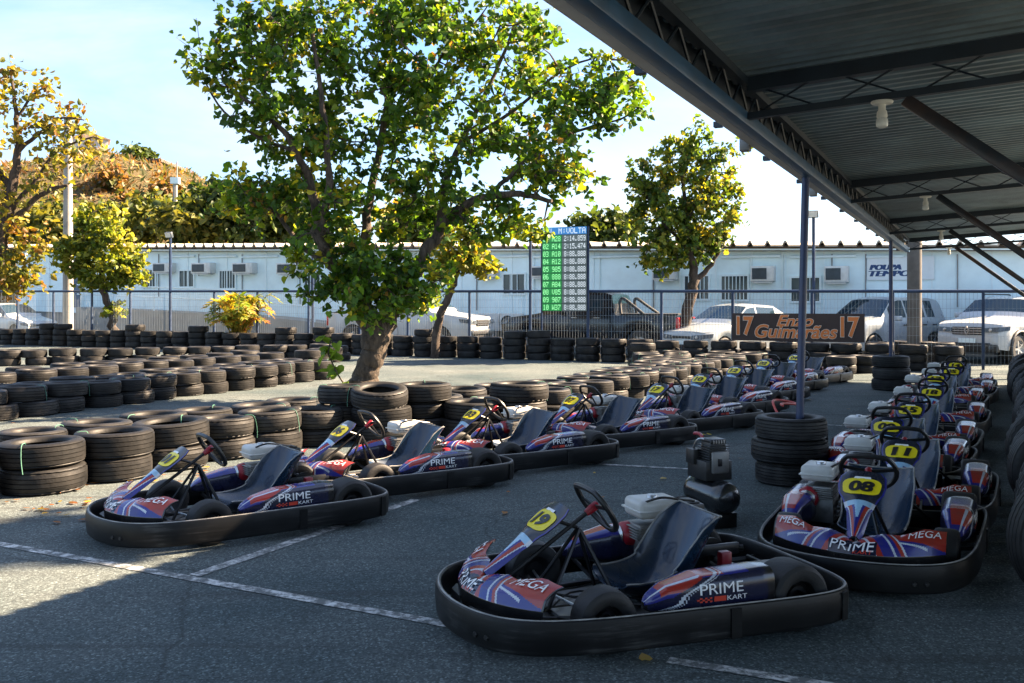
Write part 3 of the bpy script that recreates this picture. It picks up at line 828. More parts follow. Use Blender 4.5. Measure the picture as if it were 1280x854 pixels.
# sign with the office's name
a0, a1, z0, z1 = brect(1084, 1168, 321, 350)
sg = MB().box(((a0 + a1) / 2, -.035, (z0 + z1) / 2), (a1 - a0, .04, z1 - z0)).build('sign_board', mat('sign_white', (.70, .76, .78), .5, var=.04), bld, smooth=0)
M_SIGNBLUE = mat('sign_blue', (.012, .05, .16), .5, var=.1)
for (s_, x0, x1, y0, y1) in (('POUPA', 1088, 1126, 331, 337.5), ('TEMPO!', 1087, 1143, 338.5, 345.5)):
    b0, b1, w0, w1 = brect(x0, x1, y0, y1)
    tv = text_fit(s_, b1 - b0, (w1 - w0), bold=0, shear=.25)
    mb = MB()
    for k_, sx in enumerate((-.028, -.014, 0, .014, .028)): mb.add([((b0 + b1) / 2 + x + sx, -.058 - .001 * k_, (w0 + w1) / 2 + y) for x, y in tv[0]], tv[1])
    mb.build('lettering', M_SIGNBLUE, sg, smooth=0, recalc=False)['kind'] = 'stuff'
# air conditioners in the wall
M_ACW = mat('ac_casing', (.66, .68, .66), .5, var=.08, dirt=(.3, .28, .24), dirt_amt=.4)
M_ACD = mat('ac_grille', (.035, .05, .06), .5, var=.3)
where = ['leftmost, above the barred window by the ramp', 'second from the left, beside the blue lamp post', 'third from the left, above the yellow palm', 'half hidden by the big tree crown at left', 'above the white pickup bonnet', 'just left of the lit score screen', 'behind the round crowned tree by the fence', 'left of the lamp post above the pale sedan', 'right of the lamp post, nearest the lettered sign']
for i, q in enumerate(((198, 220, 329, 341), (246, 270, 329, 342), (297, 322, 329, 342), (352, 380, 329, 343), (598, 624, 331, 347), (668, 690, 333, 347), (819, 848, 335, 350), (941, 970, 333, 352), (1032, 1062, 333, 353))):
    a0, a1, z0, z1 = brect(*q)
    loc = Vector((0, BZ, 0)) + E * ((a0 + a1) / 2) + Vector((0, 0, z0))
    w, h = (a1 - a0), z1 - z0
    ac = empty('air_conditioner', loc, BANG, 'boxy white wall air conditioner ' + where[i], 'air conditioner', 'air conditioners along the building wall')
    MB().box((0, -.17, h / 2), (w, .34, h)).build('casing', M_ACW, ac, bevel=.015)
    MB().box((-w * .12, -.348, h * .5), (w * .62, .016, h * .72)).build('grille', M_ACD, ac, smooth=0)
    MB().box((w * .36, -.346, h * .5), (w * .16, .012, h * .72)).build('louvre', M_ACW, ac, smooth=0)
    MB().box((0, -.2, -.03), (w * .8, .3, .03)).build('bracket', M_ACW, ac, smooth=0)
for i, (px, lb) in enumerate(((613, 'white outdoor fan unit on the ground before the white pickup bonnet'), (640, 'white outdoor fan unit beside the dark pickup bonnet'))):
    p, a = on_line(px, BZ - .5)
    cu = empty('condenser_unit', p, BANG, lb, 'condenser', 'outdoor fan units on the ground')
    MB().box((0, 0, .85), (.8, .3, .6)).build('casing', M_ACW, cu, bevel=.02)
    MB().lathe([(0, -.165), (.22, -.165), (.235, -.175), (.235, -.15)], 20, 'Y', (-.1, 0, .85)).build('fan_grille', M_ACD, cu)
    for sx in (-.3, .3): MB().box((sx, 0, .275), (.06, .3, .55)).build('foot', M_CONC, cu, smooth=0)
# ramp with white handrails in front of the left half
ramp = empty('access_ramp', (0, 0, 0), 0, 'grey concrete ramp with white handrails before the building at left', 'ramp')
def rp(px, py, dz0=0): 
    p, a = on_line(px, BZ - 1.6)
    return Vector((p.x, p.y, zat(py, p.y) + dz0))
top = [rp(95, 384), rp(200, 389), rp(330, 396), rp(420, 406)]
mb = MB()
for p in top:
    q = p - D * -1.3
    mb.v += [(p.x, p.y, -.01), tuple(p), (q.x, q.y, p.z), (q.x, q.y, -.01)]
for i in range(len(top) - 1):
    o = i * 4
    mb.f += [(o, o + 4, o + 5, o + 1), (o + 1, o + 5, o + 6, o + 2), (o + 2, o + 6, o + 7, o + 3)]
mb.f += [(0, 1, 2, 3), (15, 14, 13, 12)]
mb.build('slope', M_CONC, ramp, smooth=0)
for dz0 in (.95, .55):
    MB().tube([p + Vector((0, 0, dz0)) + D * .06 for p in top], .03, 6).build('handrail', M_TRIM, ramp)
for px, py in ((100, 384), (156, 387), (191, 389), (212, 390), (270, 393), (335, 397), (392, 403)):
    p = rp(px, py) + D * .06
    MB().tube([p, p + Vector((0, 0, .96))], .028, 6).build('post', M_TRIM, ramp)

# ------------------------------------------------------------------ fence
FZ = 26.4
M_FENCE = mat('fence_blue', (.012, .03, .075), .45, var=.25)
M_WIRE = mat('fence_wire', (.26, .30, .33), .45, metal=.4, var=.2)
fence = empty('mesh_fence', (0, FZ, 0), BANG, 'blue welded wire fence along the far side of the track', 'fence')
def fl(px): return on_line(px, FZ)[1]
posts = [-30, 22, 67, 115, 163, 213, 268, 322, 386, 450, 510, 587, 663, 735, 827, 916, 1015, 1116, 1229, 1340]
def ftop(a):
    p = Vector((0, FZ, 0)) + E * a
    return zat(364.2, p.y)
pa = [fl(p) for p in posts]
for i, a in enumerate(pa):
    MB().box((a, 0, ftop(a) / 2), (.06, .06, ftop(a))).build('post', M_FENCE, fence, smooth=0)
MB().tube([(a, 0, ftop(a)) for a in pa], .038, 8).build('top_rail', M_FENCE, fence)
for i in range(len(pa) - 1):
    mb = MB(); a0, a1 = pa[i] + .04, pa[i + 1] - .04
    n_ = int((a1 - a0) / .078)
    for k in range(n_ + 1):
        x = a0 + (a1 - a0) * k / n_; zt = ftop(x) - .03
        mb.bar((x, .0, .05), (x, .0, zt), .0042, .0042)
    z = .12
    while z < ftop(a0) - .06:
        mb.bar((a0, .008, z), (a1, .008, z), .0042, .0042); z += .21
    o = mb.build('wire_panel', M_WIRE, fence, smooth=0, recalc=False); o['kind'] = 'stuff'
# tall poles by the fence
def flood_pole(px, ytop, Z0, label, r_=.045, head=True, m=None, zb=0):
    p, a = on_line(px, Z0); zt = zat(ytop, p.y)
    o = empty('lamp_post', p, BANG, label, 'lamp post')
    MB().tube([(0, 0, zb), (0, 0, zt)], r_, 8).build('pole', m or M_FENCE, o)
    if head:
        MB().box((0, -.06, zt), (.28, .10, .20), rx=R(18)).build('floodlight', M_ACD, o, bevel=.015)
        MB().box((0, -.118, zt - .01), (.24, .01, .16), rx=R(18)).build('lens', M_CERAM, o, smooth=0)
    return o
flood_pole(213, 294, FZ + .15, 'slim blue post with small floodlight behind the fence at left')
flood_pole(1017, 268, FZ + 4.4, 'slim dark post with floodlight rising behind the banner')
flood_pole(663, 300, FZ + .15, 'tall plain blue post left of the score screen', head=False)
flood_pole(391, 300, FZ + .15, 'slim blue post half hidden by the big tree', head=False)
p, a = on_line(85, FZ + .7)
cp = empty('concrete_pole', p, 0, 'thick pale concrete utility pole behind the fence at far left', 'pole')
MB().tube([(0, 0, 0), (0, 0, zat(150, p.y))], [.20, .14], 14).build('shaft', M_CONC, cp)
MB().box((0, -.02, zat(160, p.y)), (1.4, .1, .1), rz=.4).build('crossarm', M_EAVE, cp, smooth=0)
p = at(219, 300, 52)
lp = empty('radio_mast', (p.x, p.y, hill_h(p.x, p.y) - .2), 0, 'thin grey mast with a small box on the hillside', 'mast')
MB().tube([(0, 0, 0), (0, 0, zat(228, 52) - lp.location.z)], .13, 8).build('shaft', M_CONC, lp)
MB().box((0, 0, zat(226, 52) - lp.location.z), (.45, .3, .35)).build('box', M_TRIM, lp, smooth=0)
MB().tube([(0.1, 0, zat(226, 52) - lp.location.z), (.1, 0, zat(202, 52) - lp.location.z)], .035, 6).build('antenna', M_CONC, lp)
# concrete column at the end of the shelter
p, a = on_line(1143, FZ + .9)
cc = tag(MB().lathe([(0, 0), (.17, 0), (.165, 1.2), (.165, 3.05), (.19, 3.05), (.19, 3.12), (0, 3.12)], 24).build('concrete_column', mat('stained_concrete', (.11, .10, .09), .85, var=.35, vscale=2.2, dirt=(.05, .045, .04), dirt_amt=.8, dscale=1.6, bump=.3)), 'thick stained round concrete column at the far end of the shelter', 'column')
cc.location = p
# houses on the hill
M_HW = mat('house_beige', (.52, .40, .26), .8, var=.12)
def house(px0, px1, pyt, pyb, Y, label, m, roofm):
    p0 = at(px0, pyb, Y); p1 = at(px1, pyb, Y); zt = zat(pyt, Y)
    o = empty('hill_house', ((p0.x + p1.x) / 2, Y, p0.z - 1.0), 0, label, 'house')
    w = p1.x - p0.x; h = zt - p0.z + 1.0
    MB().box((0, 2.5, h / 2), (w, 5, h)).build('wall', m, o, smooth=0)
    MB().box((0, 2.5, h + .12), (w + .7, 5.7, .24)).build('roof', roofm, o, smooth=0)
    for k in (-.25, .2):
        wn = MB().box((w * k, -.02, h * .66), (w * .16, .06, .9)).build('window', M_TRIM, o, smooth=0)
        MB().box((w * k, -.058, h * .66), (w * .13, .01, .74)).build('pane', M_WGLASS, wn, smooth=0)
house(154, 198, 203, 214, 74, 'low beige house with flat roof on top of the hill', M_HW, M_EAVE)
hh = empty('hill_tower', at(112, 195, 90) - Vector((0, 0, 3)), R(25), 'pale block of a house rising behind the hilltop at left', 'house')
MB().box((0, 0, 2.2), (3.2, 3.2, 4.4)).build('wall', mat('house_pale', (.55, .50, .45), .8, var=.1), hh, smooth=0)
MB().add([(-1.8, -1.8, 4.4), (1.8, -1.8, 4.4), (1.8, 1.8, 4.4), (-1.8, 1.8, 4.4), (0, -1.8, 5.0), (0, 1.8, 5.0)], [(0, 1, 4), (2, 3, 5), (1, 2, 5, 4), (3, 0, 4, 5), (0, 3, 2, 1)]).build('roof', mat('roof_pale_tile', (.42, .30, .22), .85, var=.2), hh, smooth=0)
wn = MB().box((.2, -1.62, 3.2), (.9, .05, 1.0)).build('window', M_TRIM, hh, smooth=0)
MB().box((.2, -1.65, 3.2), (.75, .02, .85)).build('pane', M_WGLASS, wn, smooth=0)

# ================================================================== KARTS
RED = (.33, .024, .014); BLU = (.017, .020, .19); WHT = (.52, .55, .60); NAV = (.008, .010, .035); BLK = (.010, .010, .011); LBL = (.30, .50, .66); PUR = (.07, .02, .20)
# parametric skins (x forward, y left, z up), used for the panels and for the lettering on them
def P_nose(u, v):
    a = abs(u)
    xf = .85 - .05 * a - .17 * a ** 2.6
    y = u * .44
    depth = interp(a, [0, .12, .3, .55, .8, 1], [.10, .14, .155, .125, .135, .085])
    zt = interp(a, [0, .12, .3, .5, .75, 1], [.245, .27, .285, .285, .315, .30])
    x = xf - depth * interp(v, [0, .34, .5, 1], [.02, .0, .16, 1]) 
    z = interp(v, [0, .34, .5, 1], [.11, .205, .205 + (zt - .205) * .36, zt])
    z += .018 * math.sin(math.pi * max(0, (v - .34) / .66))
    return (x - .02 * a * max(0, v - .34), y, z)
def C_nose(u, v):
    a = abs(u)
    if v < .34: return BLK
    w = (v - .34) / .66
    if a < .27 and w < .42 : return NAV
    t = a + .20 * (w - .5)
    if a > .985: return BLK
    if t < .085: return NAV
    if t < .145: return RED
    if t < .18: return WHT
    if t < .25: return RED
    if t < .37: return BLU
    if t < .395: return WHT
    if t < .44: return BLU
    if t < .48: return RED
    if t < .50: return WHT
    lo = .66 - .56 * (a - .46) / .54                     # blue below, red tip above
    if w < lo - .20: return BLU
    if w < lo - .14: return WHT if a < .80 else BLU
    if w < lo - .06: return BLU
    return RED
def P_nas(u, v):
    hw = interp(v, [0, .1, .45, .58, .68, .8, .93, 1], [.03, .042, .062, .088, .118, .128, .122, .095])
    x = interp(v, [0, .5, .62, 1], [.735, .56, .51, .36])
    z = interp(v, [0, .5, .62, 1], [.25, .38, .43, .545])
    bul = (1 - u * u) * interp(v, [0, .5, .7, 1], [.03, .035, .018, .015])
    return (x + bul * .45, u * hw, z + bul * .9)
def C_nas(u, v):
    a = abs(u)
    if v > .56: return (.012, .016, .03) if a < .93 else BLU
    k = v / .56
    if v > .50: return LBL if a < .8 else WHT
    if a < .55 * k - .18: return LBL if v > .3 else BLU
    if a < .55 * k + .02: return BLU
    if a < .55 * k + .30: return RED
    if a < .55 * k + .38: return WHT
    return BLU
def pod_sec(s):                                        # half width, half height, centre z, x
    hw = interp(s, [0, .04, .15, .4, .9, 1], [.015, .04, .062, .092, .095, .085])
    hh = interp(s, [0, .04, .15, .4, .9, 1], [.015, .035, .058, .092, .10, .095])
    cz = interp(s, [0, .15, .5, 1], [.19, .215, .216, .217])
    return hw, hh, cz, .17 - .62 * s
def P_pod(ph, s):                                      # ph 0 faces outwards, pi/2 up
    hw, hh, cz, x = pod_sec(s)
    c, q = math.cos(ph), math.sin(ph)
    n = .55
    return (x, .455 + hw * math.copysign(abs(c) ** n, c), cz + hh * math.copysign(abs(q) ** n, q))
def C_pod(ph, s):
    q = math.sin(ph); c = math.cos(ph)
    if q < -.55: return BLK
    if c > -.2:
        d = s - .30 * q
        if s > .93: return BLK
        if .235 < d < .265 or .285 < d < .295: return WHT
        if s < .45 and .90 < q < .97 and d < .12: return WHT
        if .10 < s < .42 and q > .30 and d < .17: return RED
        if s < .42 and q > .05 and d < .17: return BLU
        if q > .90 and .35 < s < .60: return RED
        if q > .86 and s < .80: return BLU
        if s < .02: return BLK
    if c <= -.2 and q > .5: return BLU if s < .6 else NAV
    return NAV

def kart_wheel(parent, x, y, r, w, name='wheel', side=1):
    k = empty(name, (x, y, r), 0, parent=parent)
    h = w / 2
    prof = [(r * .52, -h * .86), (r * .66, -h), (r * .86, -h * .99), (r * .96, -h * .86), (r, -h * .6), (r * 1.005, 0), (r, h * .6), (r * .96, h * .86), (r * .86, h * .99), (r * .66, h), (r * .52, h * .86)]
    MB().lathe(prof, 30, 'Y').build('tyre', M_SLICK, k)
    MB().lathe([(0, h * .35 * side), (r * .2, h * .35 * side), (r * .22, h * .62 * side), (r * .33, h * .62 * side), (r * .36, h * .4 * side), (r * .47, h * .45 * side), (r * .54, h * .86 * side), (r * .53, -h * .84 * side), (r * .3, -h * .5 * side), (0, -h * .5 * side)], 20, 'Y').build('rim', M_STEEL, k)
    return k
def rbox(mb, c, s): return mb.box(c, s)
def make_kart():
    k = empty('go_kart')
    # bumper band
    half = [(1.0, 0), (.985, .17), (.935, .34), (.84, .485), (.68, .585), (.45, .635), (.2, .655), (-.1, .665), (-.4, .675), (-.66, .675), (-.83, .645), (-.94, .56), (-.985, .42), (-1.0, .2), (-1.0, 0)]
    half = [(x * .935, y * .885) for x, y in half]
    pts = half + [(x, -y) for x, y in half[-2:0:-1]]
    out = catmull(pts, 5, closed=True); n = len(out)
    outn = np.array(out)
    tg = np.roll(outn, -1, 0) - np.roll(outn, 1, 0); nr = np.stack([-tg[:, 1], tg[:, 0]], 1); nr /= np.linalg.norm(nr, axis=1, keepdims=True)
    cen = outn.mean(0); sgn = np.sign(((outn - cen) * nr).sum(1)); nr *= sgn[:, None]
    ring = [(-.006, .045), (.004, .055), (.010, .11), (.010, .16), (.004, .186), (-.004, .192), (-.016, .190), (-.020, .184), (-.018, .06), (-.012, .045)]
    mb = MB()
    for i in range(n):
        for (o, z) in ring:
            p = outn[i] + nr[i] * o
            mb.v.append((p[0], p[1], z))
    q = len(ring)
    for i in range(n):
        for j in range(q):
            i2 = (i + 1) % n; j2 = (j + 1) % q
            mb.f.append((i * q + j, i2 * q + j, i2 * q + j2, i * q + j2))
    bump = mb.build('bumper', M_BUMPER, k)
    mb = MB()                                          # scuffed top edge, with the lip's highlight put into its pale colour
    mb.tube([(outn[i][0] - nr[i][0] * .006, outn[i][1] - nr[i][1] * .006, .1915) for i in range(n)], .0045, 5, closed=True)
    mb.build('worn_highlight_edge', M_EDGE, bump)
    for (sx, sy, rz) in ((-.2, 1, .0), (-.2, -1, .0), (-.83, 1, -.6), (-.83, -1, .6)):
        i = min(range(n), key=lambda i: (out[i][0] - sx) ** 2 + (out[i][1] - sy * .59) ** 2)
        p = outn[i] + nr[i] * .013
        MB().box((p[0], p[1], .115), (.05, .006, .13), rz=math.atan2(nr[i][1], nr[i][0]) - math.pi / 2).build('joint_plate', M_BUMPER, bump, smooth=0)
    # two bolts on the front
    for (sx, sy) in ((.87, .30), (.84, .36), (.87, -.30), (.84, -.36)):
        i = min(range(n), key=lambda i: (out[i][0] - sx) ** 2 + (out[i][1] - sy) ** 2)
        p = outn[i] + nr[i] * .012
        MB().lathe([(0, .004), (.010, .004), (.012, 0), (.012, -.01)], 8, 'X', (0, 0, 0)).build('bolt', M_INK, bump, loc=(p[0], p[1], .10), rot=(0, 0, math.atan2(nr[i][1], nr[i][0])))
    # chassis
    mb = MB()
    for sy in (-1, 1):
        mb.tube(catmull([(.80, sy * .15, .085), (.5, sy * .20, .085), (.2, sy * .27, .08), (-.3, sy * .30, .08), (-.62, sy * .31, .10), (-.86, sy * .28, .11)], 5), .015, 8)
        mb.tube([(.80, sy * .15, .085), (.86, sy * .2, .11)], .012, 6)
        mb.tube([(.46, sy * .21, .085), (.44, sy * .37, .12)], .015, 8)
        mb.tube([(.05, sy * .28, .08), (.05, sy * .56, .12)], .012, 6)
        mb.tube([(-.35, sy * .30, .08), (-.35, sy * .57, .12)], .012, 6)
        mb.tube([(-.86, sy * .28, .11), (-.90, sy * .28, .12)], .012, 6)
    for (x, hw) in ((.80, .15), (.46, .21), (-.02, .28), (-.42, .30), (-.86, .28)):
        mb.tube([(x, -hw, .085), (x, hw, .085)], .014, 8)
    mb.tube([(-.86, -.28, .12), (-.86, .28, .12)], .014, 8)
    ch = mb.build('chassis', M_STEEL, k)
    MB().prism([(.80, -.14), (.80, .14), (.46, .20), (.0, .27), (.0, -.27), (.46, -.20)], .058, .066).build('floor_tray', M_ALU, ch, smooth=0)
    MB().tube([(-.60, -.42, .155), (-.60, .42, .155)], .02, 10).build('rear_axle', M_CHROME, ch)
    mb = MB(); mb.lathe([(.03, -.006), (.085, -.006), (.085, .006), (.03, .006)], 20, 'Y', (-.60, .22, .155), closed=True); mb.build('brake_disc', M_CHROME, ch)
    mb = MB(); mb.lathe([(.02, -.005), (.10, -.005), (.10, .005), (.02, .005)], 24, 'Y', (-.60, -.24, .155), closed=True); mb.build('sprocket', M_STEEL, ch)
    mb = MB()
    for sy in (-1, 1): mb.tube([(.42, sy * .02, .14), (.36, sy * .36, .14)], .007, 6)
    mb.build('tie_rods', M_CHROME, ch)
    for sy, nm in ((1, 'brake_pedal'), (-1, 'throttle_pedal')):
        MB().tube([(.66, sy * .10, .08), (.72, sy * .11, .17), (.70, sy * .17, .19), (.69, sy * .05, .19)], .008, 6).build(nm, M_RED if sy > 0 else M_CHROME, ch)
    mb = MB()
    rr = random.Random(4)
    for i in range(5):
        y0 = rr.uniform(-.2, .2)
        mb.tube(catmull([(.7, y0, .09), (.5, y0 + rr.uniform(-.06, .06), .11), (.2, rr.uniform(-.25, .25), .085), (-.1, rr.choice([-1, 1]) * .27, .10)], 5), .005, 5)
    mb.build('cables', M_INK, ch)
    # wheels
    kart_wheel(k, .34, .42, .138, .13, side=1); kart_wheel(k, .34, -.42, .138, .13, side=-1)
    kart_wheel(k, -.60, .44, .155, .20, side=1); kart_wheel(k, -.60, -.44, .155, .20, side=-1)
    # steering
    dirn = Vector((-.78, 0, .52)).normalized()
    cw = Vector((.19, 0, .525))
    st = empty('steering', (0, 0, 0), parent=k)
    MB().tube([cw - dirn * .02, cw - dirn * .55], .011, 8).build('column', M_STEEL, st)
    sd = Vector((0, 1, 0)); up = sd.cross(dirn) * -1
    if up.z < 0: up = -up
    ringp = []
    for i in range(40):
        th = 2 * math.pi * i / 40
        a_, b_ = .152 * math.cos(th), .14 * math.sin(th)
        if b_ > .098: b_ = .098 + (b_ - .098) * .25
        ringp.append(cw + sd * a_ + up * b_ + dirn * .012)
    MB().tube(ringp, .0145, 8, closed=True).build('steering_wheel', M_BLACK, st)
    mb = MB()
    for a_, b_ in ((.145, .02), (-.145, .02), (.0, -.135)): mb.bar(cw + dirn * .005, cw + sd * a_ + up * b_ + dirn * .01, .022, .006, up=dirn)
    mb.build('spokes', M_BLACK, st)
    MB().lathe([(0, .024), (.018, .024), (.022, .016), (.02, -.02), (.016, -.05), (0, -.05)], 12).build('hub', M_RED, st, loc=cw, rot=dirn.to_track_quat('Z', 'Y').to_euler())
    mb = MB()
    for sy in (-1, 1):
        mb.tube([(.27, sy * .01, .43), (.12, sy * .13, .09)], .010, 6); mb.tube([(.27, sy * .01, .43), (.48, sy * .12, .09)], .010, 6)
    mb.tube([(.28, 0, .435), (.42, 0, .49)], .010, 6)
    mb.build('support', M_STEEL, st)
    # seat
    prof = catmull([(.13, .155), (.04, .11), (-.08, .085), (-.20, .095), (-.29, .165), (-.345, .27), (-.395, .37), (-.435, .455)], 4)
    m_ = len(prof) - 1
    def P_seat(u, v):
        i = min(m_ - 1e-6, v * m_); j = int(i); f = i - j
        x = prof[j][0] * (1 - f) + prof[j + 1][0] * f; z = prof[j][1] * (1 - f) + prof[j + 1][1] * f
        dx, dz = prof[j + 1][0] - prof[j][0], prof[j + 1][1] - prof[j][1]; l = math.hypot(dx, dz)
        nx, nz = dz / l, -dx / l
        if nz < 0 and v < .4: nx, nz = -nx, -nz
        if nx < 0 and v >= .4: nx, nz = -nx, -nz
        w = interp(v, [0, .3, .55, .8, 1], [.175, .185, .19, .20, .185])
        dep = interp(v, [0, .15, .45, .62, .85, 1], [.05, .10, .185, .19, .14, .06])
        ph = u * 1.45
        return (x + nx * dep * (1 - math.cos(ph)), w * math.sin(ph) * (1 + .05 * abs(u)), z + nz * dep * (1 - math.cos(ph)))
    mb, _ = shell(P_seat, lin(-1, 1, 25), lin(0, 1, 30), .007)
    seat = mb.build('seat', M_SEAT, k, smooth=60)
    rim = [P_seat(u, 1) for u in lin(-1, 1, 25)] + [P_seat(1, v) for v in lin(.97, 0, 28)]
    rim2 = [P_seat(-1, v) for v in lin(0, .97, 28)]
    MB().tube(rim2 + rim, .005, 5).build('seat_edge', M_EDGE, seat)
    for sy in (-1, 1): MB().tube([(-.33, sy * .19, .26), (-.52, sy * .30, .12)], .009, 6).build('seat_stay', M_STEEL, seat)
    MB().box((-.47, .10, .20), (.06, .05, .16)).build('red_bracket', M_RED, k, bevel=.01)
    # printed panels
    us, vs_ = lin(-1, 1, 281), lin(0, 1, 65)
    mb, cols = shell(P_nose, us, vs_, .006, C_nose)
    me = mb.mesh('nose_panel', M_PRINT, smooth=50, recalc=False); set_colors(me, cols)
    nose = link('nose_panel', me, k)
    sn = surf(P_nose, .007, 1)
    if Vector(surf(P_nose, .01)(0, .7)).z < Vector(P_nose(0, .7)).z: sn = surf(P_nose, .007, -1)
    # lettering: PRIME / KART in the middle, MEGA on both wings (reads from the front)
    text_on('lettering', text_fit('PRIME', .50, .20, 0, .12), lambda x, y: sn(x, .50 + y), M_WINK, nose)
    text_on('lettering', text_fit('KART', .22, .07, 0, .12), lambda x, y: sn(x + .12, .385 + y), M_REDINK, nose)
    for sx in (-1, 1):
        text_on('lettering', text_fit('MEGA', .34, .22, 0, .12), lambda x, y, sx=sx: sn(sx * .76 + x, .77 + y - sx * x * .16), M_WINK, nose)
    MB().prism([(.84, -.20), (.84, .20), (.79, .28), (.79, -.28)], .06, .15).build('nose_lip', M_BLACK, k, bevel=.008)
    us, vs_ = lin(-1, 1, 49), lin(0, 1, 121)
    mb, cols = shell(P_nas, us, vs_, .006, C_nas)
    me = mb.mesh('number_panel', M_PRINT, smooth=50, recalc=False); set_colors(me, cols)
    npan = link('number_panel', me, k)
    sp = surf(P_nas, .003, 1); sgnp = 1
    if Vector(surf(P_nas, .01)(0, .8)).z < P_nas(0, .8)[2]: sgnp = -1; sp = surf(P_nas, .003, -1)
    rim_o = []
    for i in range(40):
        th = 2 * math.pi * i / 40; c, s_ = math.cos(th), math.sin(th)
        uu = .80 * math.copysign(abs(c) ** .45, c); vv = .755 + .125 * math.copysign(abs(s_) ** .45, s_)
        if s_ < 0: uu *= 1 - .28 * abs(s_) ** 2
        rim_o.append((uu, vv))
    mb = MB()
    rings = [1.0, .8, .6, .4, .2]
    for q_ in rings: mb.v += [sp(u_ * q_, .755 + (v_ - .755) * q_) for u_, v_ in rim_o]
    mb.v.append(sp(0, .755))
    for a_ in range(len(rings) - 1):
        for i in range(40): mb.f.append((a_ * 40 + i, a_ * 40 + (i + 1) % 40, (a_ + 1) * 40 + (i + 1) % 40, (a_ + 1) * 40 + i))
    for i in range(40): mb.f.append((160 + i, 160 + (i + 1) % 40, 200))
    mb.build('number_plate', M_YELLOW, npan)
    sw = surf(P_nas, .0045, sgnp)
    MB().add([sw(-.36, .875), sw(.36, .875), sw(.33, .905), sw(-.33, .905)], [(0, 1, 2, 3)]).build('white_label', M_WINK, npan, smooth=0, recalc=False)
    # side pods
    for sy in (1, -1):
        us = [2 * math.pi * i / 112 for i in range(112)]; vs_ = lin(0, 1, 121)
        mb = MB(); cols = []
        mb.v = [(p[0], p[1] * sy, p[2]) for v in vs_ for p in [P_pod(u, v) for u in us]]
        for j in range(120):
            for i in range(112):
                i2 = (i + 1) % 112
                fc = (j * 112 + i, j * 112 + i2, (j + 1) * 112 + i2, (j + 1) * 112 + i)
                mb.f.append(fc if sy < 0 else fc[::-1]); cols.append(C_pod(us[i] + math.pi / 112, (vs_[j] + vs_[j + 1]) / 2))
        mb.f.append(tuple(range(112)) if sy > 0 else tuple(range(111, -1, -1))); cols.append(BLK)
        mb.f.append(tuple(120 * 112 + i for i in range(111, -1, -1)) if sy > 0 else tuple(120 * 112 + i for i in range(112))); cols.append(BLK)
        me = mb.mesh('side_pod', M_PRINT, smooth=50, recalc=False); set_colors(me, cols)
        pod = link('side_pod', me, k)
        def onpod(x, z, off=.004, sy=sy):
            s_ = (.17 - x) / .62; hw, hh, cz, _ = pod_sec(s_)
            q_ = max(-1, min(1, (z - cz) / hh)); ph = math.asin(math.copysign(abs(q_) ** (1 / .55), q_))
            p = P_pod(ph, s_)
            return (p[0], (p[1] + off) * sy, p[2] + off * .3)
        dx = -sy                                      # text runs rearwards on the left, forwards on the right
        text_on('lettering', text_fit('PRIME', .215, .045, 0), lambda x, y: onpod(-.17 + dx * x, .255 + y), M_WINK, pod)
        MB().add([onpod(-.17 + dx * a_, z_, .003) for a_, z_ in ((-.04, .200), (.02, .200), (.02, .222), (-.04, .222))], [(0, 1, 2, 3) if True else ()]).build('red_block', M_REDINK, pod, smooth=0, recalc=False)
        text_on('lettering', text_fit('KART', .10, .020, 0), lambda x, y: onpod(-.17 + dx * (x + .075), .211 + y), M_WINK, pod)
        mb = MB()
        for a_ in range(6):
            for b_ in range(3):
                if (a_ + b_) % 2: mb.add([onpod(-.17 + dx * xx, zz, .003) for xx, zz in ((-.122 + a_ * .012, .200 + b_ * .007), (-.11 + a_ * .012, .200 + b_ * .007), (-.11 + a_ * .012, .207 + b_ * .007), (-.122 + a_ * .012, .207 + b_ * .007))], [(0, 1, 2, 3)])
        mb.build('checker_print', M_REDINK, pod, smooth=0, recalc=False)
    # engine on the driver's right
    ex, ey = -.32, -.35
    mb = MB()
    mb.box((ex, ey, .20), (.22, .18, .17)); mb.box((ex + .03, ey + .0, .30), (.18, .16, .08))
    for i in range(5): mb.box((ex + .03, ey + .0, .272 + i * .014), (.23, .19, .005))
    for i in range(4): mb.box((ex - .02, ey + .10 + i * .006, .15 + i * .03), (.14, .02, .018))
    eng = mb.build('engine', M_ALU, k, bevel=.006)
    mb = MB().box((ex + .0, ey - .01, .42), (.25, .20, .10))
    tk = mb.build('fuel_tank', M_TANK, eng, bevel=.03, seg=4)
    mb = MB().box((ex, ey - .01, .412), (.264, .214, .010)); mb.build('tank_seam', M_TANK, eng, bevel=.004)
    MB().lathe([(0, .484), (.026, .484), (.030, .478), (.031, .462), (.026, .456), (0, .456)], 18, 'Z', (ex + .01, ey, 0)).build('tank_cap', M_CHROME, eng)
    MB().lathe([(0, .045), (.03, .045), (.05, .037), (.066, .018), (.07, -.02), (.068, -.03), (0, -.03)], 22, 'X', (ex + .135, ey - .06, .27)).build('recoil_cover', M_RED, eng)
    MB().lathe([(.04, .062), (.055, .05), (.03, .05)], 12, 'X', (ex + .127, ey - .06, .27)).build('starter_grille', M_CHROME, eng)
    mb = MB().box((ex - .20, ey + .0, .385), (.13, .16, .09)); mb.box((ex - .20, ey, .435), (.10, .12, .012)); mb.build('air_filter', M_BLACK, eng, bevel=.014)
    mb = MB().box((ex - .20, ey - .02, .27), (.10, .20, .10)); mb.build('muffler', M_STEEL, eng, bevel=.02)
    MB().tube(catmull([(ex - .2, ey + .06, .25), (ex - .3, ey + .1, .2), (ex - .45, ey + .16, .2)], 5), .018, 8).build('exhaust', M_STEEL, eng)
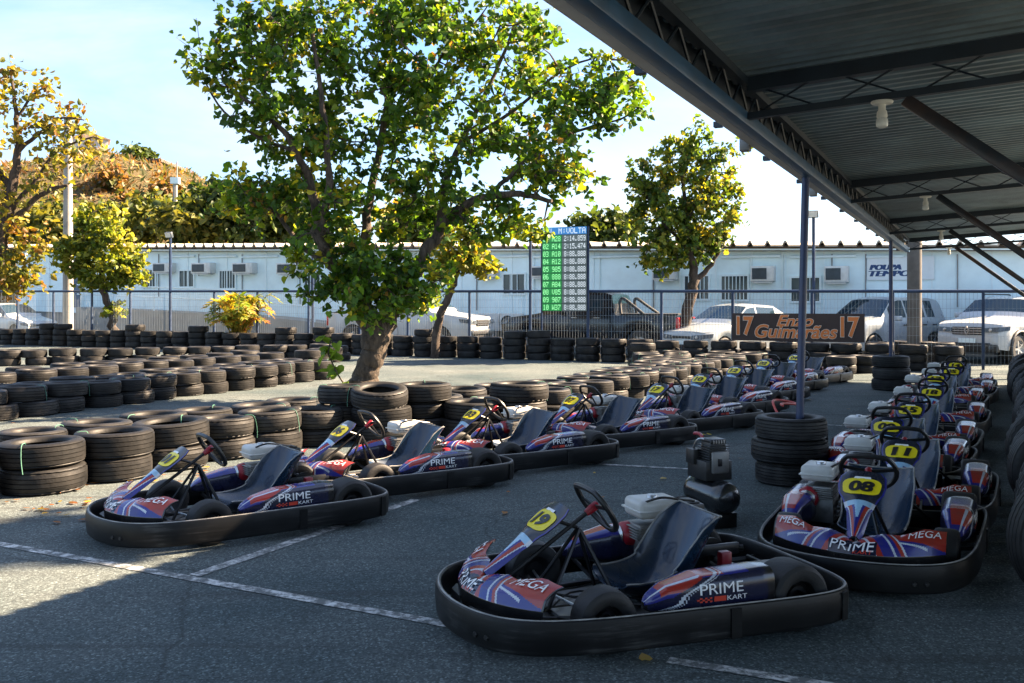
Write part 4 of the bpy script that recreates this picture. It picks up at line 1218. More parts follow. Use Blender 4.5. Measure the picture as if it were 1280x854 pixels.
    MB().tube(catmull([(ex + .1, ey + .05, .45), (ex + .02, ey + .12, .49), (ex - .12, ey + .1, .465), (ex - .2, ey + .08, .45)], 5), .007, 6).build('fuel_hose', M_INK, eng)
    MB().box((-.60, -.20, .20), (.30, .03, .06)).build('chain_guard', M_STEEL, k, bevel=.01)
    MB().box((-.70, .1, .16), (.16, .12, .08)).build('rear_box', M_BLACK, k, bevel=.012)
    return k, sw, npan
proto, NUMSURF, NPAN = make_kart()
def kart_number(k, num):
    pan = [c for c in k.children if c.name.startswith('number_panel')][0]
    sq = surf(P_nas, .0065, 1 if Vector(surf(P_nas, .01)(0, .8)).z > P_nas(0, .8)[2] else -1)
    text_on('number', text_fit(num, 1.06, .165, .05, .12), lambda x, y: sq(x, .755 + y), M_INK, pan)
left_row = [(-2.20, 6.16, 217), (-1.34, 7.52, 215), (-.34, 8.62, 215), (.64, 9.85, 215), (1.72, 11.1, 218), (2.52, 12.6, 222), (3.36, 14.2, 225), (4.25, 15.9, 227), (5.25, 17.5, 227)]   # number plates
ln = ['01', '06', '03', '07', '17', '10', '12', '02', '04']
karts = []
for i, (x, y, h) in enumerate(left_row):
    c = Vector((x, y, 0)) - Vector((math.cos(R(h)), math.sin(R(h)), 0)) * .42
    karts.append((ln[i], c, h))
karts.append(('19', Vector((.57, 4.58, 0)), 200))
rn = ['08', '11', '09', '15', '18', '13', '05', '14']
rp_ = [(1.95, 5.25), (2.67, 6.47), (3.09, 7.77), (3.79, 8.98), (4.78, 10.75), (5.69, 12.67), (6.52, 14.0), (7.24, 15.4)]
for i, (x, y) in enumerate(rp_):
    h = 242 + [0, 1, -2, 0, 1, -1, 0, 1][i]
    v = Vector((math.cos(R(h)), math.sin(R(h)), 0))
    karts.append((rn[i], Vector((x, y, 0)) - v * .42, h))
for i, (num, c, h) in enumerate(karts):
    k = proto if i == 0 else copy_tree(proto)
    karts[i] = (num, c, h, k)
for num, c, h, k in karts:
    k.location = c; k.rotation_euler = (0, 0, R(h))
    if num == '19': lb = 'nearest black go-kart, yellow plate number 19, parked alone in front'
    elif num == '04': lb = 'farthest go-kart of the left row, beyond number 02'
    elif num in ('13', '14'): lb = '%s go-kart from the near end of the shaded right row' % ordinal(rn.index(num) + 1)
    elif num in ln: lb = '%s go-kart from the near end of the left row, plate %s' % (ordinal(ln.index(num) + 1), num)
    else: lb = '%s go-kart from the near end of the shaded right row, plate %s' % (ordinal(rn.index(num) + 1), num)
    tag(k, lb, 'go-kart', 'go-karts parked in rows' )
    kart_number(k, num)

# ================================================================== TYRES
def tyre_mesh(name, r, w, rim, groove, n=40, lugs=True):
    h = w / 2
    side = [(rim, -h * .55), (rim * 1.02, -h * .80), (rim * 1.10, -h * .93), ((r + rim) / 2, -h), (r * .93, -h * .93), (r * .975, -h * .80)]
    tread = []
    for i in range(groove):
        a = -h * .70 + 1.4 * h * i / groove; b_ = -h * .70 + 1.4 * h * (i + 1) / groove; g_ = (b_ - a) * .17
        cr_ = lambda z: r * (1 - .018 * (z / h) ** 2)
        tread += [(cr_(a) - .010, a), (cr_(a), a + g_ * .6), (cr_(b_), b_ - g_ * .6), (cr_(b_) - .010, b_)]
    prof = side + tread + [(rr_, -z) for rr_, z in side[::-1]]
    inner = [(r * .90, h * .6), (r * .94, 0), (r * .90, -h * .6)]
    mb = MB().lathe(prof + inner, n, 'Z', closed=True)
    return mb.mesh(name, M_RUB, smooth=45)
def tyre_block(name, r, w, rim, n=56):
    """shoulder lugs cut between tread blocks"""
    me = tyre_mesh(name, r, w, rim, 4, n)
    vs = np.empty(len(me.vertices) * 3, np.float32); me.vertices.foreach_get('co', vs); vs = vs.reshape(-1, 3)
    rad = np.hypot(vs[:, 0], vs[:, 1]); th = np.round(np.arctan2(vs[:, 1], vs[:, 0]) / (2 * math.pi) * n).astype(int)
    cut = (np.abs(vs[:, 2]) > w * .5 * .55) & (rad > r * .95) & (th % 2 == 0)
    f = np.where(cut, (rad - .011) / np.maximum(rad, 1e-6), 1.0)
    vs[:, 0] *= f; vs[:, 1] *= f
    me.vertices.foreach_set('co', vs.ravel()); me.update()
    return me
TY = [tyre_mesh('tyre', .315, .195, .20, 4), tyre_block('tyre', .325, .205, .205), tyre_mesh('tyre', .30, .185, .19, 5), tyre_block('tyre', .305, .19, .19, 64), tyre_mesh('tyre', .335, .215, .215, 4)]
TW = [.195, .205, .185, .19, .215]
tyres = []                                             # (loc, rot, type, label, group, priority, strap)
rt = random.Random(11)
def stack(x, y, n, rowtext, idx, group, hidden=0, strap=False, types=None, lean_top=0, count_from='left', jit=.02):
    z = 0
    lv = {1: ['single'], 2: ['bottom', 'top'], 3: ['bottom', 'middle', 'top'], 4: ['bottom', 'second lowest', 'second highest', 'top']}[n]
    for i in range(n):
        t_ = (types[i] if types else rt.choice([0, 0, 1, 2, 3]))
        h = TW[t_]
        rx, ry = rt.uniform(-.02, .02), rt.uniform(-.02, .02)
        zz = z + h / 2 + .002
        if i == n - 1 and lean_top: rx += lean_top; zz += abs(lean_top) * .12
        lb = '%s tyre, %s stack %s' % (lv[i], ordinal(idx), rowtext)
        tyres.append((Vector((x + rt.uniform(-jit, jit), y + rt.uniform(-jit, jit), zz)), (rx, ry, rt.uniform(0, 6.28)), t_, lb, group, 1 if i < n - hidden else (1 if i == n - 1 else 2) if not hidden else (0 if i == n - 1 else 3), strap and i == n - 1))
        z += h * .985
def row(p0, p1, n, levels, rowtext, group, hidden=0, strap=False, start=1, jit=.07):
    for i in range(n):
        f = i / max(1, n - 1)
        x = p0[0] + (p1[0] - p0[0]) * f; y = p0[1] + (p1[1] - p0[1]) * f
        lv = levels if isinstance(levels, int) else levels[i % len(levels)]
        stack(x, y, lv, rowtext, start + i, group, hidden, strap, jit=jit)
# front left wall
W = [(-4.25, 7.15, 2), (-3.78, 7.62, 2), (-3.42, 8.12, 2), (-3.14, 8.68, 2), (-2.84, 9.22, 2), (-2.46, 9.62, 2), (-2.12, 10.05, 2), (-1.86, 10.55, 3), (-1.42, 10.25, 3), (-1.02, 10.7, 3), (-.46, 10.55, 2), (.10, 10.75, 3)]
for i, (x, y, n) in enumerate(W):
    stack(x, y, n, 'from the left in the wall behind kart 01', i + 1, 'tyres of the front wall', strap=True, types=[rt.choice([1, 3, 4, 0]) for _ in range(n)], lean_top=-.16 if i in (8,) else (.05 if i in (3, 7) else 0))
for i, (x, y, n) in enumerate([(-4.75, 7.95, 2), (-4.3, 8.45, 2), (-3.95, 8.95, 2), (-3.62, 9.5, 2), (-3.25, 9.95, 2), (-2.75, 10.35, 2), (-2.55, 10.95, 2), (-1.55, 11.4, 2), (-.9, 11.5, 2), (-.2, 11.35, 2)]):
    stack(x, y, n, 'from the left in the second line behind kart 01', i + 1, 'tyres of the front wall, second line', hidden=1, strap=True)
# island between the tracks, left
row((-6.75, 12.1), (-3.85, 18.6), 13, 2, 'from the near end, island front line', 'tyres of the island front line', strap=True)
row((-7.25, 12.3), (-4.45, 18.9), 13, 2, 'from the near end, island second line', 'tyres of the island second line', hidden=1)
row((-8.6, 14.6), (-5.5, 21.2), 12, 2, 'from the near end, island third line', 'tyres of the island back line', hidden=0)
row((-9.3, 15.2), (-6.2, 21.8), 10, 2, 'from the near end, island fourth line', 'tyres of the island rear line', hidden=1)
row((-12.1, 22.6), (-5.2, 25.6), 13, 2, 'from the left, low line across the left track', 'tyres of the low line across the track')
row((-4.9, 22.6), (-4.6, 24.8), 4, 2, 'from the near end, short line joining the island', 'tyres of the short joining line')
# wedge behind the left karts
row((.10, 11.75), (5.5, 21.6), 17, 2, 'from the near end, line behind the left karts', 'tyres of the wedge front line', strap=True)
row((2.35, 15.6), (4.75, 21.6), 9, 2, 'from the near end, second line behind the left karts', 'tyres of the wedge second line', hidden=1, strap=True)
for i, (x, y) in enumerate([(-.62, 12.2), (-.22, 12.75), (.12, 13.3), (.5, 13.85), (.92, 14.35), (1.25, 14.95), (1.6, 15.55), (1.92, 16.15), (2.28, 16.75), (2.5, 17.4), (2.68, 18.1), (2.85, 18.85), (2.95, 19.6), (3.0, 20.4), (3.05, 21.2), (3.1, 22.2)]):
    stack(x, y, 3 if i == 15 else 2, 'from the near end, wedge line facing the track', i + 1, 'tyres of the wedge track line', strap=True, jit=.07)
row((3.2, 18.2), (3.9, 22.2), 6, 2, 'from the near end, inner line of the wedge', 'tyres of the wedge inner line', hidden=1, strap=True)
# poles standing in stacks
for s0, n, txt, tys in ((0.0, 3, 'around the near blue pole', [2, 3, 2]), (9.18, 3, 'around the far blue pole', [0, 1, 0])):
    p = B0 + D * s0 - (Vector((0, .18, 0)) if s0 == 0 else Vector((0, 0, 0))); z = 0
    for i in range(n):
        h = TW[tys[i]]
        tyres.append((Vector((p.x - (.22 if s0 == 0 else .03) + rt.uniform(-.01, .01), p.y, z + h / 2 + .002)), (0, 0, rt.uniform(0, 6)), tys[i], '%s tyre of the stack %s' % (['bottom', 'middle', 'top'][i], txt), 'tyres stacked round the roof poles', -1, False)); z += h * .985
for i in range(2): tyres.append((Vector((B0.x + .05, B0.y + .60, .10 + .19 * i)), (0, 0, i), 3, ['bottom', 'top'][i] + ' tyre of the low pair hidden behind the near blue pole', 'tyres stacked round the roof poles', 0, False))
# fence line
a0, a1 = on_line(-20, FZ - 1.0)[1], on_line(1185, FZ - 1.0)[1]
nf = 47
for i in range(nf):
    p = Vector((0, FZ - 1.0, 0)) + E * (a0 + (a1 - a0) * i / (nf - 1))
    stack(p.x, p.y, 4 if rt.random() < .25 and i < 33 else 3, 'from the left in the line along the fence', i + 1, 'tyres of the fence line')
for i, (px, py, n) in enumerate(((1052, 467, 2), (1078, 466, 2), (1150, 457, 3), (1128, 455, 3), (1176, 459, 3), (1098, 460, 3), (1030, 461, 2))):
    p = gp(px, py)
    stack(p.x, p.y, n, 'counted out from the far blue pole by the fence corner', i + 1, 'tyres at the fence corner')
# wall of upright tyres on the right, leaning in line
nu_ = 34
for i in range(nu_):
    f = i / (nu_ - 1)
    p = sh(-3.0 + 14.2 * f, 1.78 + .38 * f + rt.uniform(-.04, .04), 0)
    t_ = rt.choice([0, 1, 3, 4]); r_ = [.315, .325, .30, .305, .335][t_]
    yaw = ang(D) + R(rt.uniform(8, 26))
    tyres.append((Vector((p.x, p.y, r_ * .985)), (R(90), R(0), yaw + R(90)), t_, '%s upright tyre from the near end along the right edge' % ordinal(i + 1), 'upright tyres along the right edge', 0, False))
# the 300 that show largest are objects, the rest one mass
order = sorted(range(len(tyres)), key=lambda i: tyres[i][5] * 6 + tyres[i][0].y)
single = set(order[:300])
STRAP = MB().tube(catmull([(.18, -.02, -.06), (.21, -.01, .085), (.25, 0, .108), (.31, .01, .09), (.335, .02, -.02), (.335, .03, -.12)], 4), .0035, 5).mesh('strap', M_TWINE)
vs_all = []; fs_all = []; off = 0
for i, (loc, rot, t_, lb, gr, pr_, stp) in enumerate(tyres):
    if i in single:
        o = link('tyre', TY[t_], None, loc, rot)
        sc_ = rt.uniform(.94, 1.05); o.scale = (sc_, sc_ * rt.uniform(.97, 1.02), 1)
        tag(o, lb, 'tyre', gr)
        if stp and rt.random() < .75: link('strap', STRAP, o, None, (0, 0, rt.uniform(0, 6.28)))
    else:
        me = TY[t_]; M4 = Matrix.Translation(loc) @ Euler(rot).to_matrix().to_4x4()
        v = np.empty(len(me.vertices) * 3, np.float32); me.vertices.foreach_get('co', v); v = v.reshape(-1, 3)
        Mn = np.array(M4); v = v @ Mn[:3, :3].T + Mn[:3, 3]
        f = np.empty(len(me.polygons) * 4, np.int32); me.polygons.foreach_get('vertices', f)
        vs_all.append(v); fs_all.append(f.reshape(-1, 4) + off); off += len(v)
if vs_all:
    V = np.concatenate(vs_all); F = np.concatenate(fs_all)
    me = bpy.data.meshes.new('tyres'); me.vertices.add(len(V)); me.vertices.foreach_set('co', V.astype(np.float32).ravel())
    me.loops.add(F.size); me.loops.foreach_set('vertex_index', F.ravel().astype(np.int32)); me.polygons.add(len(F))
    me.polygons.foreach_set('loop_start', np.arange(0, F.size, 4, dtype=np.int32)); me.polygons.foreach_set('loop_total', np.full(len(F), 4, np.int32))
    me.polygons.foreach_set('use_smooth', np.ones(len(F), bool)); me.update(); me.materials.append(M_RUB); me.set_sharp_from_angle(angle=R(45))
    tag(link('far_tyres', me), 'far black tyres stacked along the fence and inside the tyre walls', 'tyres', kind='stuff')
print('TYRES', len(tyres), 'single', len(single))

# ================================================================== OTHER THINGS
# air compressor behind the near kart
cmp_ = empty('air_compressor', (1.36, 6.45, 0), R(200), 'small black portable air compressor behind the nearest kart', 'compressor')
MB().lathe([(0, -.25), (.05, -.245), (.085, -.225), (.105, -.19), (.11, -.15), (.11, .15), (.105, .19), (.085, .225), (.05, .245), (0, .25)], 24, 'Y', (0, 0, .20)).build('tank', mat('compressor_black', (.010, .011, .012), .25, var=.2, coat=.5, spec=.6), cmp_)
mb = MB().box((0, -.02, .37), (.20, .24, .13)); mb.box((0, .03, .49), (.12, .12, .16)); mb.box((.08, -.08, .45), (.08, .10, .10)); mb.box((-.09, .0, .47), (.05, .09, .07))
for i in range(7): mb.box((0, .03, .435 + i * .017), (.16, .16, .006))
mb.build('motor', M_BLACK, cmp_, bevel=.008)
mb = MB().box((.0, .03, .565), (.12, .13, .035)); mb.build('cylinder_head', M_STEEL, cmp_, bevel=.01)
for i in range(5): MB().box((-.04 + i * .02, .098, .565), (.008, .006, .022)).build('vent', M_CHROME, cmp_, smooth=0)
mb = MB().box((0, .112, .43), (.13, .03, .15)); mb.build('face_plate', M_ALU, cmp_, bevel=.012)
MB().box((.01, .125, .43), (.03, .02, .05)).build('valve', M_STEEL, cmp_, bevel=.004)
MB().tube(catmull([(-.02, -.12, .50), (-.03, -.16, .56), (-.05, -.24, .575), (-.05, -.30, .57)], 5), .012, 8).build('handle', M_RED, cmp_)
MB().tube(catmull([(.03, .05, .56), (.07, -.04, .57), (.07, -.12, .48), (.05, -.16, .36)], 5), .008, 6).build('pipe', M_CHROME, cmp_)
MB().tube([(-.06, -.1, .39), (-.06, -.3, .40)], .012, 8).build('outlet', M_CHROME, cmp_)
for sx in (-1, 1):
    MB().lathe([(.0, -.02), (.075, -.02), (.08, -.01), (.08, .01), (.075, .02), (0, .02)], 18, 'X', (sx * .13, -.17, .08)).build('wheel', M_SLICK, cmp_)
MB().box((0, .16, .05), (.18, .04, .10)).build('foot', M_BLACK, cmp_, bevel=.006)
# red hose hooked over the pole's tyres
p = B0 + Vector((-.14, .20, 0))
hz = catmull([(-.05, .05, .50), (-.06, .2, .60), (.0, .32, .615), (.12, .35, .60), (.17, .26, .585), (.06, .16, .60), (-.02, .08, .605), (-.04, -.04, .603)], 6)
tag(MB().tube(hz, .011, 8).build('air_hose', mat('hose_red', (.42, .06, .05), .45, var=.2), loc=p), 'loop of red air hose over the tyres at the near blue pole', 'hose')

# score screen
p, a = on_line(706, FZ - .10)
scr = empty('score_screen', p, BANG, 'lit green and white lap time screen standing on the fence', 'screen')
w_, zb_, zt_ = 57 / FOC * p.y * 1.07, zat(389, p.y), zat(284, p.y)
h_ = zt_ - zb_
MB().box((0, 0, (zb_ + zt_) / 2), (w_, .07, h_)).build('panel', mat('led_board', (.03, .033, .036), .5), scr, smooth=0)
for sx in (-.5, .5): MB().tube([(sx * w_ * 1.03, .0, 0), (sx * w_ * 1.03, 0, zt_)], .03, 8).build('post', M_FENCE, scr)
FONT = {'0': '01110 10001 10011 10101 11001 10001 01110', '1': '00100 01100 00100 00100 00100 00100 01110', '2': '01110 10001 00001 00110 01000 10000 11111', '3': '11110 00001 00001 01110 00001 00001 11110', '4': '00010 00110 01010 10010 11111 00010 00010', '5': '11111 10000 11110 00001 00001 10001 01110', '6': '01110 10000 10000 11110 10001 10001 01110', '7': '11111 00001 00010 00100 01000 01000 01000', '8': '01110 10001 10001 01110 10001 10001 01110', '9': '01110 10001 10001 01111 00001 00001 01110', 'A': '01110 10001 10001 11111 10001 10001 10001', 'V': '10001 10001 10001 10001 10001 01010 00100', 'O': '01110 10001 10001 10001 10001 10001 01110', 'L': '10000 10000 10000 10000 10000 10000 11111', 'T': '11111 00100 00100 00100 00100 00100 00100', 'M': '10001 11011 10101 10101 10001 10001 10001', 'W': '10001 10001 10001 10101 10101 11011 10001', 'P': '11110 10001 10001 11110 10000 10000 10000', 'I': '01110 00100 00100 00100 00100 00100 01110', ':': '00000 00100 00100 00000 00100 00100 00000', '.': '00000 00000 00000 00000 00000 01100 01100', ' ': '00000 00000 00000 00000 00000 00000 00000'}
M_LEDG = mat_emit('led_green', (.35, 1.0, .42), .18); M_LEDW = mat_emit('led_white', (.80, .9, 1.0), .15)
M_CELLG = mat_emit('led_cell_green', (.0, .36, .05), .085); M_CELLN = mat_emit('led_cell_grey', (.16, .22, .23), .06); M_CELLB = mat_emit('led_cell_blue', (.02, .22, .62), .12)
def dots(mb, s, x0, x1, z0, z1):
    n = len(s); cw_ = (x1 - x0) / (n * 6 - 1); chh = (z1 - z0) / 7
    for i, ch in enumerate(s):
        for r_, bits in enumerate(FONT[ch].split()):
            for c_, b_ in enumerate(bits):
                if b_ == '1':
                    x = x0 + (i * 6 + c_) * cw_; z = z1 - (r_ + 1) * chh
                    mb.add([(x, -.050, z), (x + cw_ * .92, -.050, z), (x + cw_ * .92, -.050, z + chh * .92), (x, -.050, z + chh * .92)], [(0, 1, 2, 3)])
rows = [('01 A28', '2:14.859'), ('02 A14', '2:15.474'), ('03 A10', '8:88.888'), ('04 A12', '8:88.888'), ('05 985', '8:88.888'), ('06 888', '8:88.888'), ('07 A84', '8:88.888'), ('08 V85', '8:88.888'), ('09 907', '8:88.888'), ('10 W37', '8:88.888')]
rh = h_ / 11.0; xm = -w_ * .06
MB().box((0, -.037, zt_ - rh * .5), (w_ * .98, .008, rh * .94)).build('header_cell', M_CELLB, scr, smooth=0)
mb = MB(); dots(mb, 'PIL M:VOLTA', -w_ * .47, w_ * .47, zt_ - rh * .86, zt_ - rh * .14); mb.build('header_text', M_LEDW, scr, smooth=0, recalc=False)['kind'] = 'stuff'
for i, (l_, t_) in enumerate(rows):
    z1 = zt_ - rh * (i + 1); z0 = z1 - rh
    MB().box((-w_ * .275, -.037, (z0 + z1) / 2), (w_ * .43, .008, rh * .93)).build('name_cell', M_CELLG, scr, smooth=0)
    MB().box((w_ * .22, -.037, (z0 + z1) / 2), (w_ * .54, .008, rh * .93)).build('time_cell', M_CELLN, scr, smooth=0)
    mb = MB(); dots(mb, l_, -w_ * .47, -w_ * .08, z0 + rh * .16, z1 - rh * .16); mb.build('name_text', M_LEDG, scr, smooth=0, recalc=False)['kind'] = 'stuff'
    mb = MB(); dots(mb, t_, w_ * .0, w_ * .47, z0 + rh * .16, z1 - rh * .16); mb.build('time_text', M_LEDW, scr, smooth=0, recalc=False)['kind'] = 'stuff'
# banner hung on the fence
p, a = on_line(998, FZ - .12)
ban = empty('banner', p, BANG, 'dark brown banner with orange lettering and 17 twice, on the fence', 'banner')
al, ar = on_line(915, FZ - .12)[1] - a, on_line(1081, FZ - .12)[1] - a
zt_, zb_ = zat(392, p.y), zat(427, p.y)
M_BAN = mat('banner_brown', (.035, .018, .014), .6, var=.1)
M_ORG = mat('banner_orange', (.62, .17, .035), .6, var=.08)
M_CREAM = mat('banner_cream', (.62, .55, .45), .6, var=.08)
cl = MB(); cl.grid(lambda u, v: (u, -.01 * math.sin(u * 5), zb_ + (zt_ - zb_) * v), lin(al, ar, 30), [0, 1]); cl.grid(lambda u, v: (u, -.01 * math.sin(u * 5) + .006, zb_ + (zt_ - zb_) * v), lin(al, ar, 30), [0, 1])
cl.build('cloth', M_BAN, ban, recalc=False)
def bt(s_, x0, x1, y0, y1, shear, bold):
    xa, xb = on_line(x0, FZ - .12)[1] - a, on_line(x1, FZ - .12)[1] - a
    za, zb2 = zat(y1, p.y), zat(y0, p.y)
    for (mm_, bo, of) in ((M_CREAM, bold + .022, -.022), (M_ORG, bold, -.027)):
        vs, fs = text2d(s_, 1.0, bo, shear)
        vr, _ = text2d(s_, 1.0, bold, shear)
        mx_, my_ = max(abs(v[0]) for v in vr), max(abs(v[1]) for v in vr)
        text_on('lettering', ([(x / mx_ * (xb - xa) / 2, y / my_ * (zb2 - za) / 2) for x, y in vs], fs), lambda x, y: ((xa + xb) / 2 + x, of - .01 * math.sin(((xa + xb) / 2 + x) * 5), (za + zb2) / 2 + y), mm_, ban)
bt('17', 921, 942, 396, 420, 0, .03); bt('17', 1051, 1074, 396, 421, 0, .03)
bt('Enzo', 971, 1017, 394, 408, .3, .02); bt('Guimarães', 944, 1047, 406, 423, .25, .02)

# ================================================================== CARS
M_CARW = mat('car_white', (.42, .44, .46), .25, var=.02, rvar=.02, coat=.6, dirt=(.45, .42, .38), dirt_amt=.15)
M_CARS = mat('car_silver', (.36, .40, .43), .28, metal=.2, var=.02, rvar=.02, coat=.6)
M_CARK = mat('car_black', (.004, .007, .012), .25, var=.1, coat=.35)
M_TRIMB = mat('car_trim_black', (.022, .022, .023), .5, var=.2)
M_LAMP = mat('headlamp', (.07, .085, .10), .2, var=.3, vscale=12, spec=.4)
M_TAIL = mat('tail_lamp', (.45, .02, .02), .2, var=.1, coat=.6)
M_RIM = mat('alloy_rim', (.42, .43, .44), .35, metal=.7, var=.15)
M_CARTY = mat('car_tyre', (.022, .022, .022), .7, var=.2)
def make_car(name, label, loc, heading, paint, L, W_, prof, belt, wins, axles, wr=.32, sill=.24, grille='plain', tail=True, extra=None, clad=False):
    """prof: (x, top z) from the nose (+x) to the tail; wins: x ranges of side windows; glass ends: windscreen / rear"""
    o = empty(name, loc, heading, label, 'car')
    X = sorted(set([p[0] for p in prof] + lin(prof[-1][0], prof[0][0], 70) + [w for q in wins for w in q[:2]] + [ax + d for ax in axles for d in lin(-wr * 1.18, wr * 1.18, 9)]), reverse=True)
    px_ = [p[0] for p in prof][::-1]; pz_ = [p[1] for p in prof][::-1]
    hl = L / 2
    cats = {}
    rows_ = []
    for x in X:
        zt = interp(x, px_, pz_)
        e_ = max(0, (abs(x) - hl + .55) / .55)
        w = W_ / 2 * (1 - .16 * e_ ** 2.4)
        zb = sill + (.06 * e_)
        for ax in axles:
            d = abs(x - ax)
            if d < wr * 1.17: zb = max(zb, wr + math.sqrt(max(0, (wr * 1.17) ** 2 - d * d)))
        bz = min(belt + .03 * (hl - x) / L, zt - .004)
        gh = zt - bz
        wr_ = w * .955 - gh * .36
        pts = [(w * .95, zb), (w * .99, max(zb + .01, zb + (bz - zb) * .3)), (w, zb + (bz - zb) * .62), (w * .985, zb + (bz - zb) * .86), (w * .955, bz), (w * .95 - gh * .05, bz + gh * .12), (wr_ + .03 * min(1, gh), bz + gh * .88), (wr_, zt - .002), (wr_ * .62, zt + .022), (wr_ * .3, zt + .03), (0, zt + .032)]
        rows_.append([(x, y, z) for y, z in pts])
    def slope(i): return abs(rows_[i][10][2] - rows_[i + 1][10][2]) / max(1e-6, rows_[i][0][0] - rows_[i + 1][0][0])
    parts = {'body': MB(), 'windscreen': MB(), 'rear_window': MB()}
    sidew = {}
    roof_x = [x for x, z in prof if z >= max(q[1] for q in prof) - .1]
    for i in range(len(X) - 1):
        xm_ = (X[i] + X[i + 1]) / 2
        gh = rows_[i][7][2] - rows_[i][4][2]; gh2 = rows_[i + 1][7][2] - rows_[i + 1][4][2]
        for j in range(10):
            for sy in (1, -1):
                q = [rows_[i][j], rows_[i + 1][j], rows_[i + 1][j + 1], rows_[i][j + 1]]
                q = [(a, b_ * sy, c) for a, b_, c in q]
                if sy < 0: q = q[::-1]
                tgt = parts['body']
                if j == 5:
                    for wi, wq in enumerate(wins):
                        if wq[0] < xm_ < wq[1]: tgt = sidew.setdefault((wi, sy), MB())
                if j >= 7 and slope(i) > .28 and min(gh, gh2) > .10 and j >= 7:
                    if j == 7 and False: pass
                    elif xm_ > max(roof_x) - .02: tgt = parts['windscreen']
                    elif xm_ < min(roof_x) + .02 and prof[-1][1] < 9 and tail: tgt = parts['rear_window']
                tgt.add(q, [(0, 1, 2, 3)])
    for end, sgn in ((0, 1), (-1, -1)):
        r_ = rows_[end]; ring = [(a, b_, c) for a, b_, c in r_] + [(a, -b_, c) for a, b_, c in r_[::-1][1:]]
        bulge = []
        parts['body'].add(ring, [tuple(range(len(ring)))])
    parts['body'].add([(hl - .3, -W_ * .4, sill), (hl - .3, W_ * .4, sill), (-hl + .3, W_ * .4, sill), (-hl + .3, -W_ * .4, sill)], [(0, 1, 2, 3)])
    parts['body'].build('body', paint, o, smooth=40, merge=.0005)
    for nm in ('windscreen', 'rear_window'):
        if parts[nm].f: parts[nm].build(nm, M_GLASS, o, smooth=40, merge=.0005)
    for (wi, sy), mb in sidew.items(): mb.build('side_window', M_GLASS, o, smooth=40, merge=.0005)
    for ax in axles:
        for sy in (1, -1):
            wh_ = empty('wheel', (ax, sy * (W_ / 2 - .12), wr), 0, parent=o)
            h = .11
            MB().lathe([(wr * .60, -h), (wr * .92, -h), (wr, -h * .7), (wr, h * .7), (wr * .92, h), (wr * .60, h)], 28, 'Y').build('tyre', M_CARTY, wh_)
            mb = MB().lathe([(wr * .60, h * .95 * sy), (wr * .56, h * .6 * sy), (wr * .5, h * .3 * sy), (0, h * .3 * sy)], 28, 'Y')
            for k_ in range(5):
                th = k_ * 2 * math.pi / 5
                mb.bar((0, h * .62 * sy, 0), (wr * .58 * math.cos(th), h * .8 * sy, wr * .58 * math.sin(th)), .05, .03, up=(0, 1, 0))
            mb.build('rim', M_RIM, wh_)
            MB().lathe([(0, -.14 * sy), (wr * 1.12, -.14 * sy), (wr * 1.12, -.13 * sy), (0, -.13 * sy)], 20, 'Y').build('inner_guard', M_TRIMB, wh_)
            if clad:
                mb = MB()
                pts = [(ax + wr * 1.2 * math.cos(t_), sy * (W_ / 2 + .006), wr + wr * 1.2 * math.sin(t_)) for t_ in lin(-.25, math.pi + .25, 18)]
                mb.tube(pts, .035, 6); mb.build('arch_trim', M_TRIMB, o)
    zb_h = interp(hl - .25, px_, pz_)
    nose_w = W_ / 2 * .84
    for sy in (1, -1):
        mb = MB()
        c = [(hl + .022, sy * nose_w * .50, zb_h - .21), (hl + .018, sy * nose_w * 1.0, zb_h - .20), (hl - .26, sy * (W_ / 2 + .012), zb_h - .16), (hl - .30, sy * (W_ / 2 + .004), zb_h - .06), (hl - .02, sy * nose_w * 1.0, zb_h - .085), (hl + .010, sy * nose_w * .52, zb_h - .11)]
        mb.add(c + [(a - .14, b_ * .86, c_) for a, b_, c_ in c], [(0, 1, 4, 5), (1, 2, 3, 4), (11, 10, 7, 6), (10, 9, 8, 7), (0, 6, 7, 1), (1, 7, 8, 2), (2, 8, 9, 3), (3, 9, 10, 4), (4, 10, 11, 5), (5, 11, 6, 0)])
        hd = mb.build('headlight', M_LAMP, o, smooth=0)
        MB().lathe([(0, .012), (.035, .010), (.042, 0), (.042, -.02)], 14, 'X', (hl + .018, sy * nose_w * .76, zb_h - .155)).build('bulb_lens', M_CHROME, hd)
        tz = interp(-hl + .12, px_, pz_)
        MB().box((-hl + .02, sy * W_ / 2 * .80, min(tz - .22, belt - .1)), (.10, .16, .34)).build('tail_light', M_TAIL, o, bevel=.02)
        mx_ = [q for q in wins][-1][1] if wins[-1][1] > wins[0][1] else wins[0][1]
        mb = MB().box((mx_ - .12, sy * (W_ / 2 + .10), belt + .07), (.13, .20, .14)); mb.build('mirror', paint if grille != 'truck' else M_TRIMB, o, bevel=.035, seg=3)
        for wq in wins:
            MB().box((wq[0] + .12, sy * (W_ / 2 + .004), belt - .11), (.18, .03, .03)).build('door_handle', M_TRIMB if paint != M_CARK else M_CHROME, o, bevel=.008)
            mb = MB().bar((wq[0] - .03, sy * (W_ / 2 * 1.002), sill + .12), (wq[0] - .03, sy * (W_ / 2 * .975), belt - .02), .012, .008); mb.build('door_gap', M_TRIMB, o, smooth=0)
    for sy in (1, -1): MB().bar((axles[0] - wr * 1.25, sy * (W_ / 2 - .035), sill + .03), (axles[1] + wr * 1.25, sy * (W_ / 2 - .035), sill + .03), .06, .10).build('sill', M_TRIMB, o, bevel=.015)
    # fascia
    gw = nose_w * 1.0
    MB().box((hl + .006, 0, sill + .13), (.03, gw * 1.5, .16)).build('air_intake', M_TRIMB, o, bevel=.015)
    MB().box((hl + .022, 0, sill + .26), (.015, .42, .11)).build('number_plate', M_TRIM, o, smooth=0)
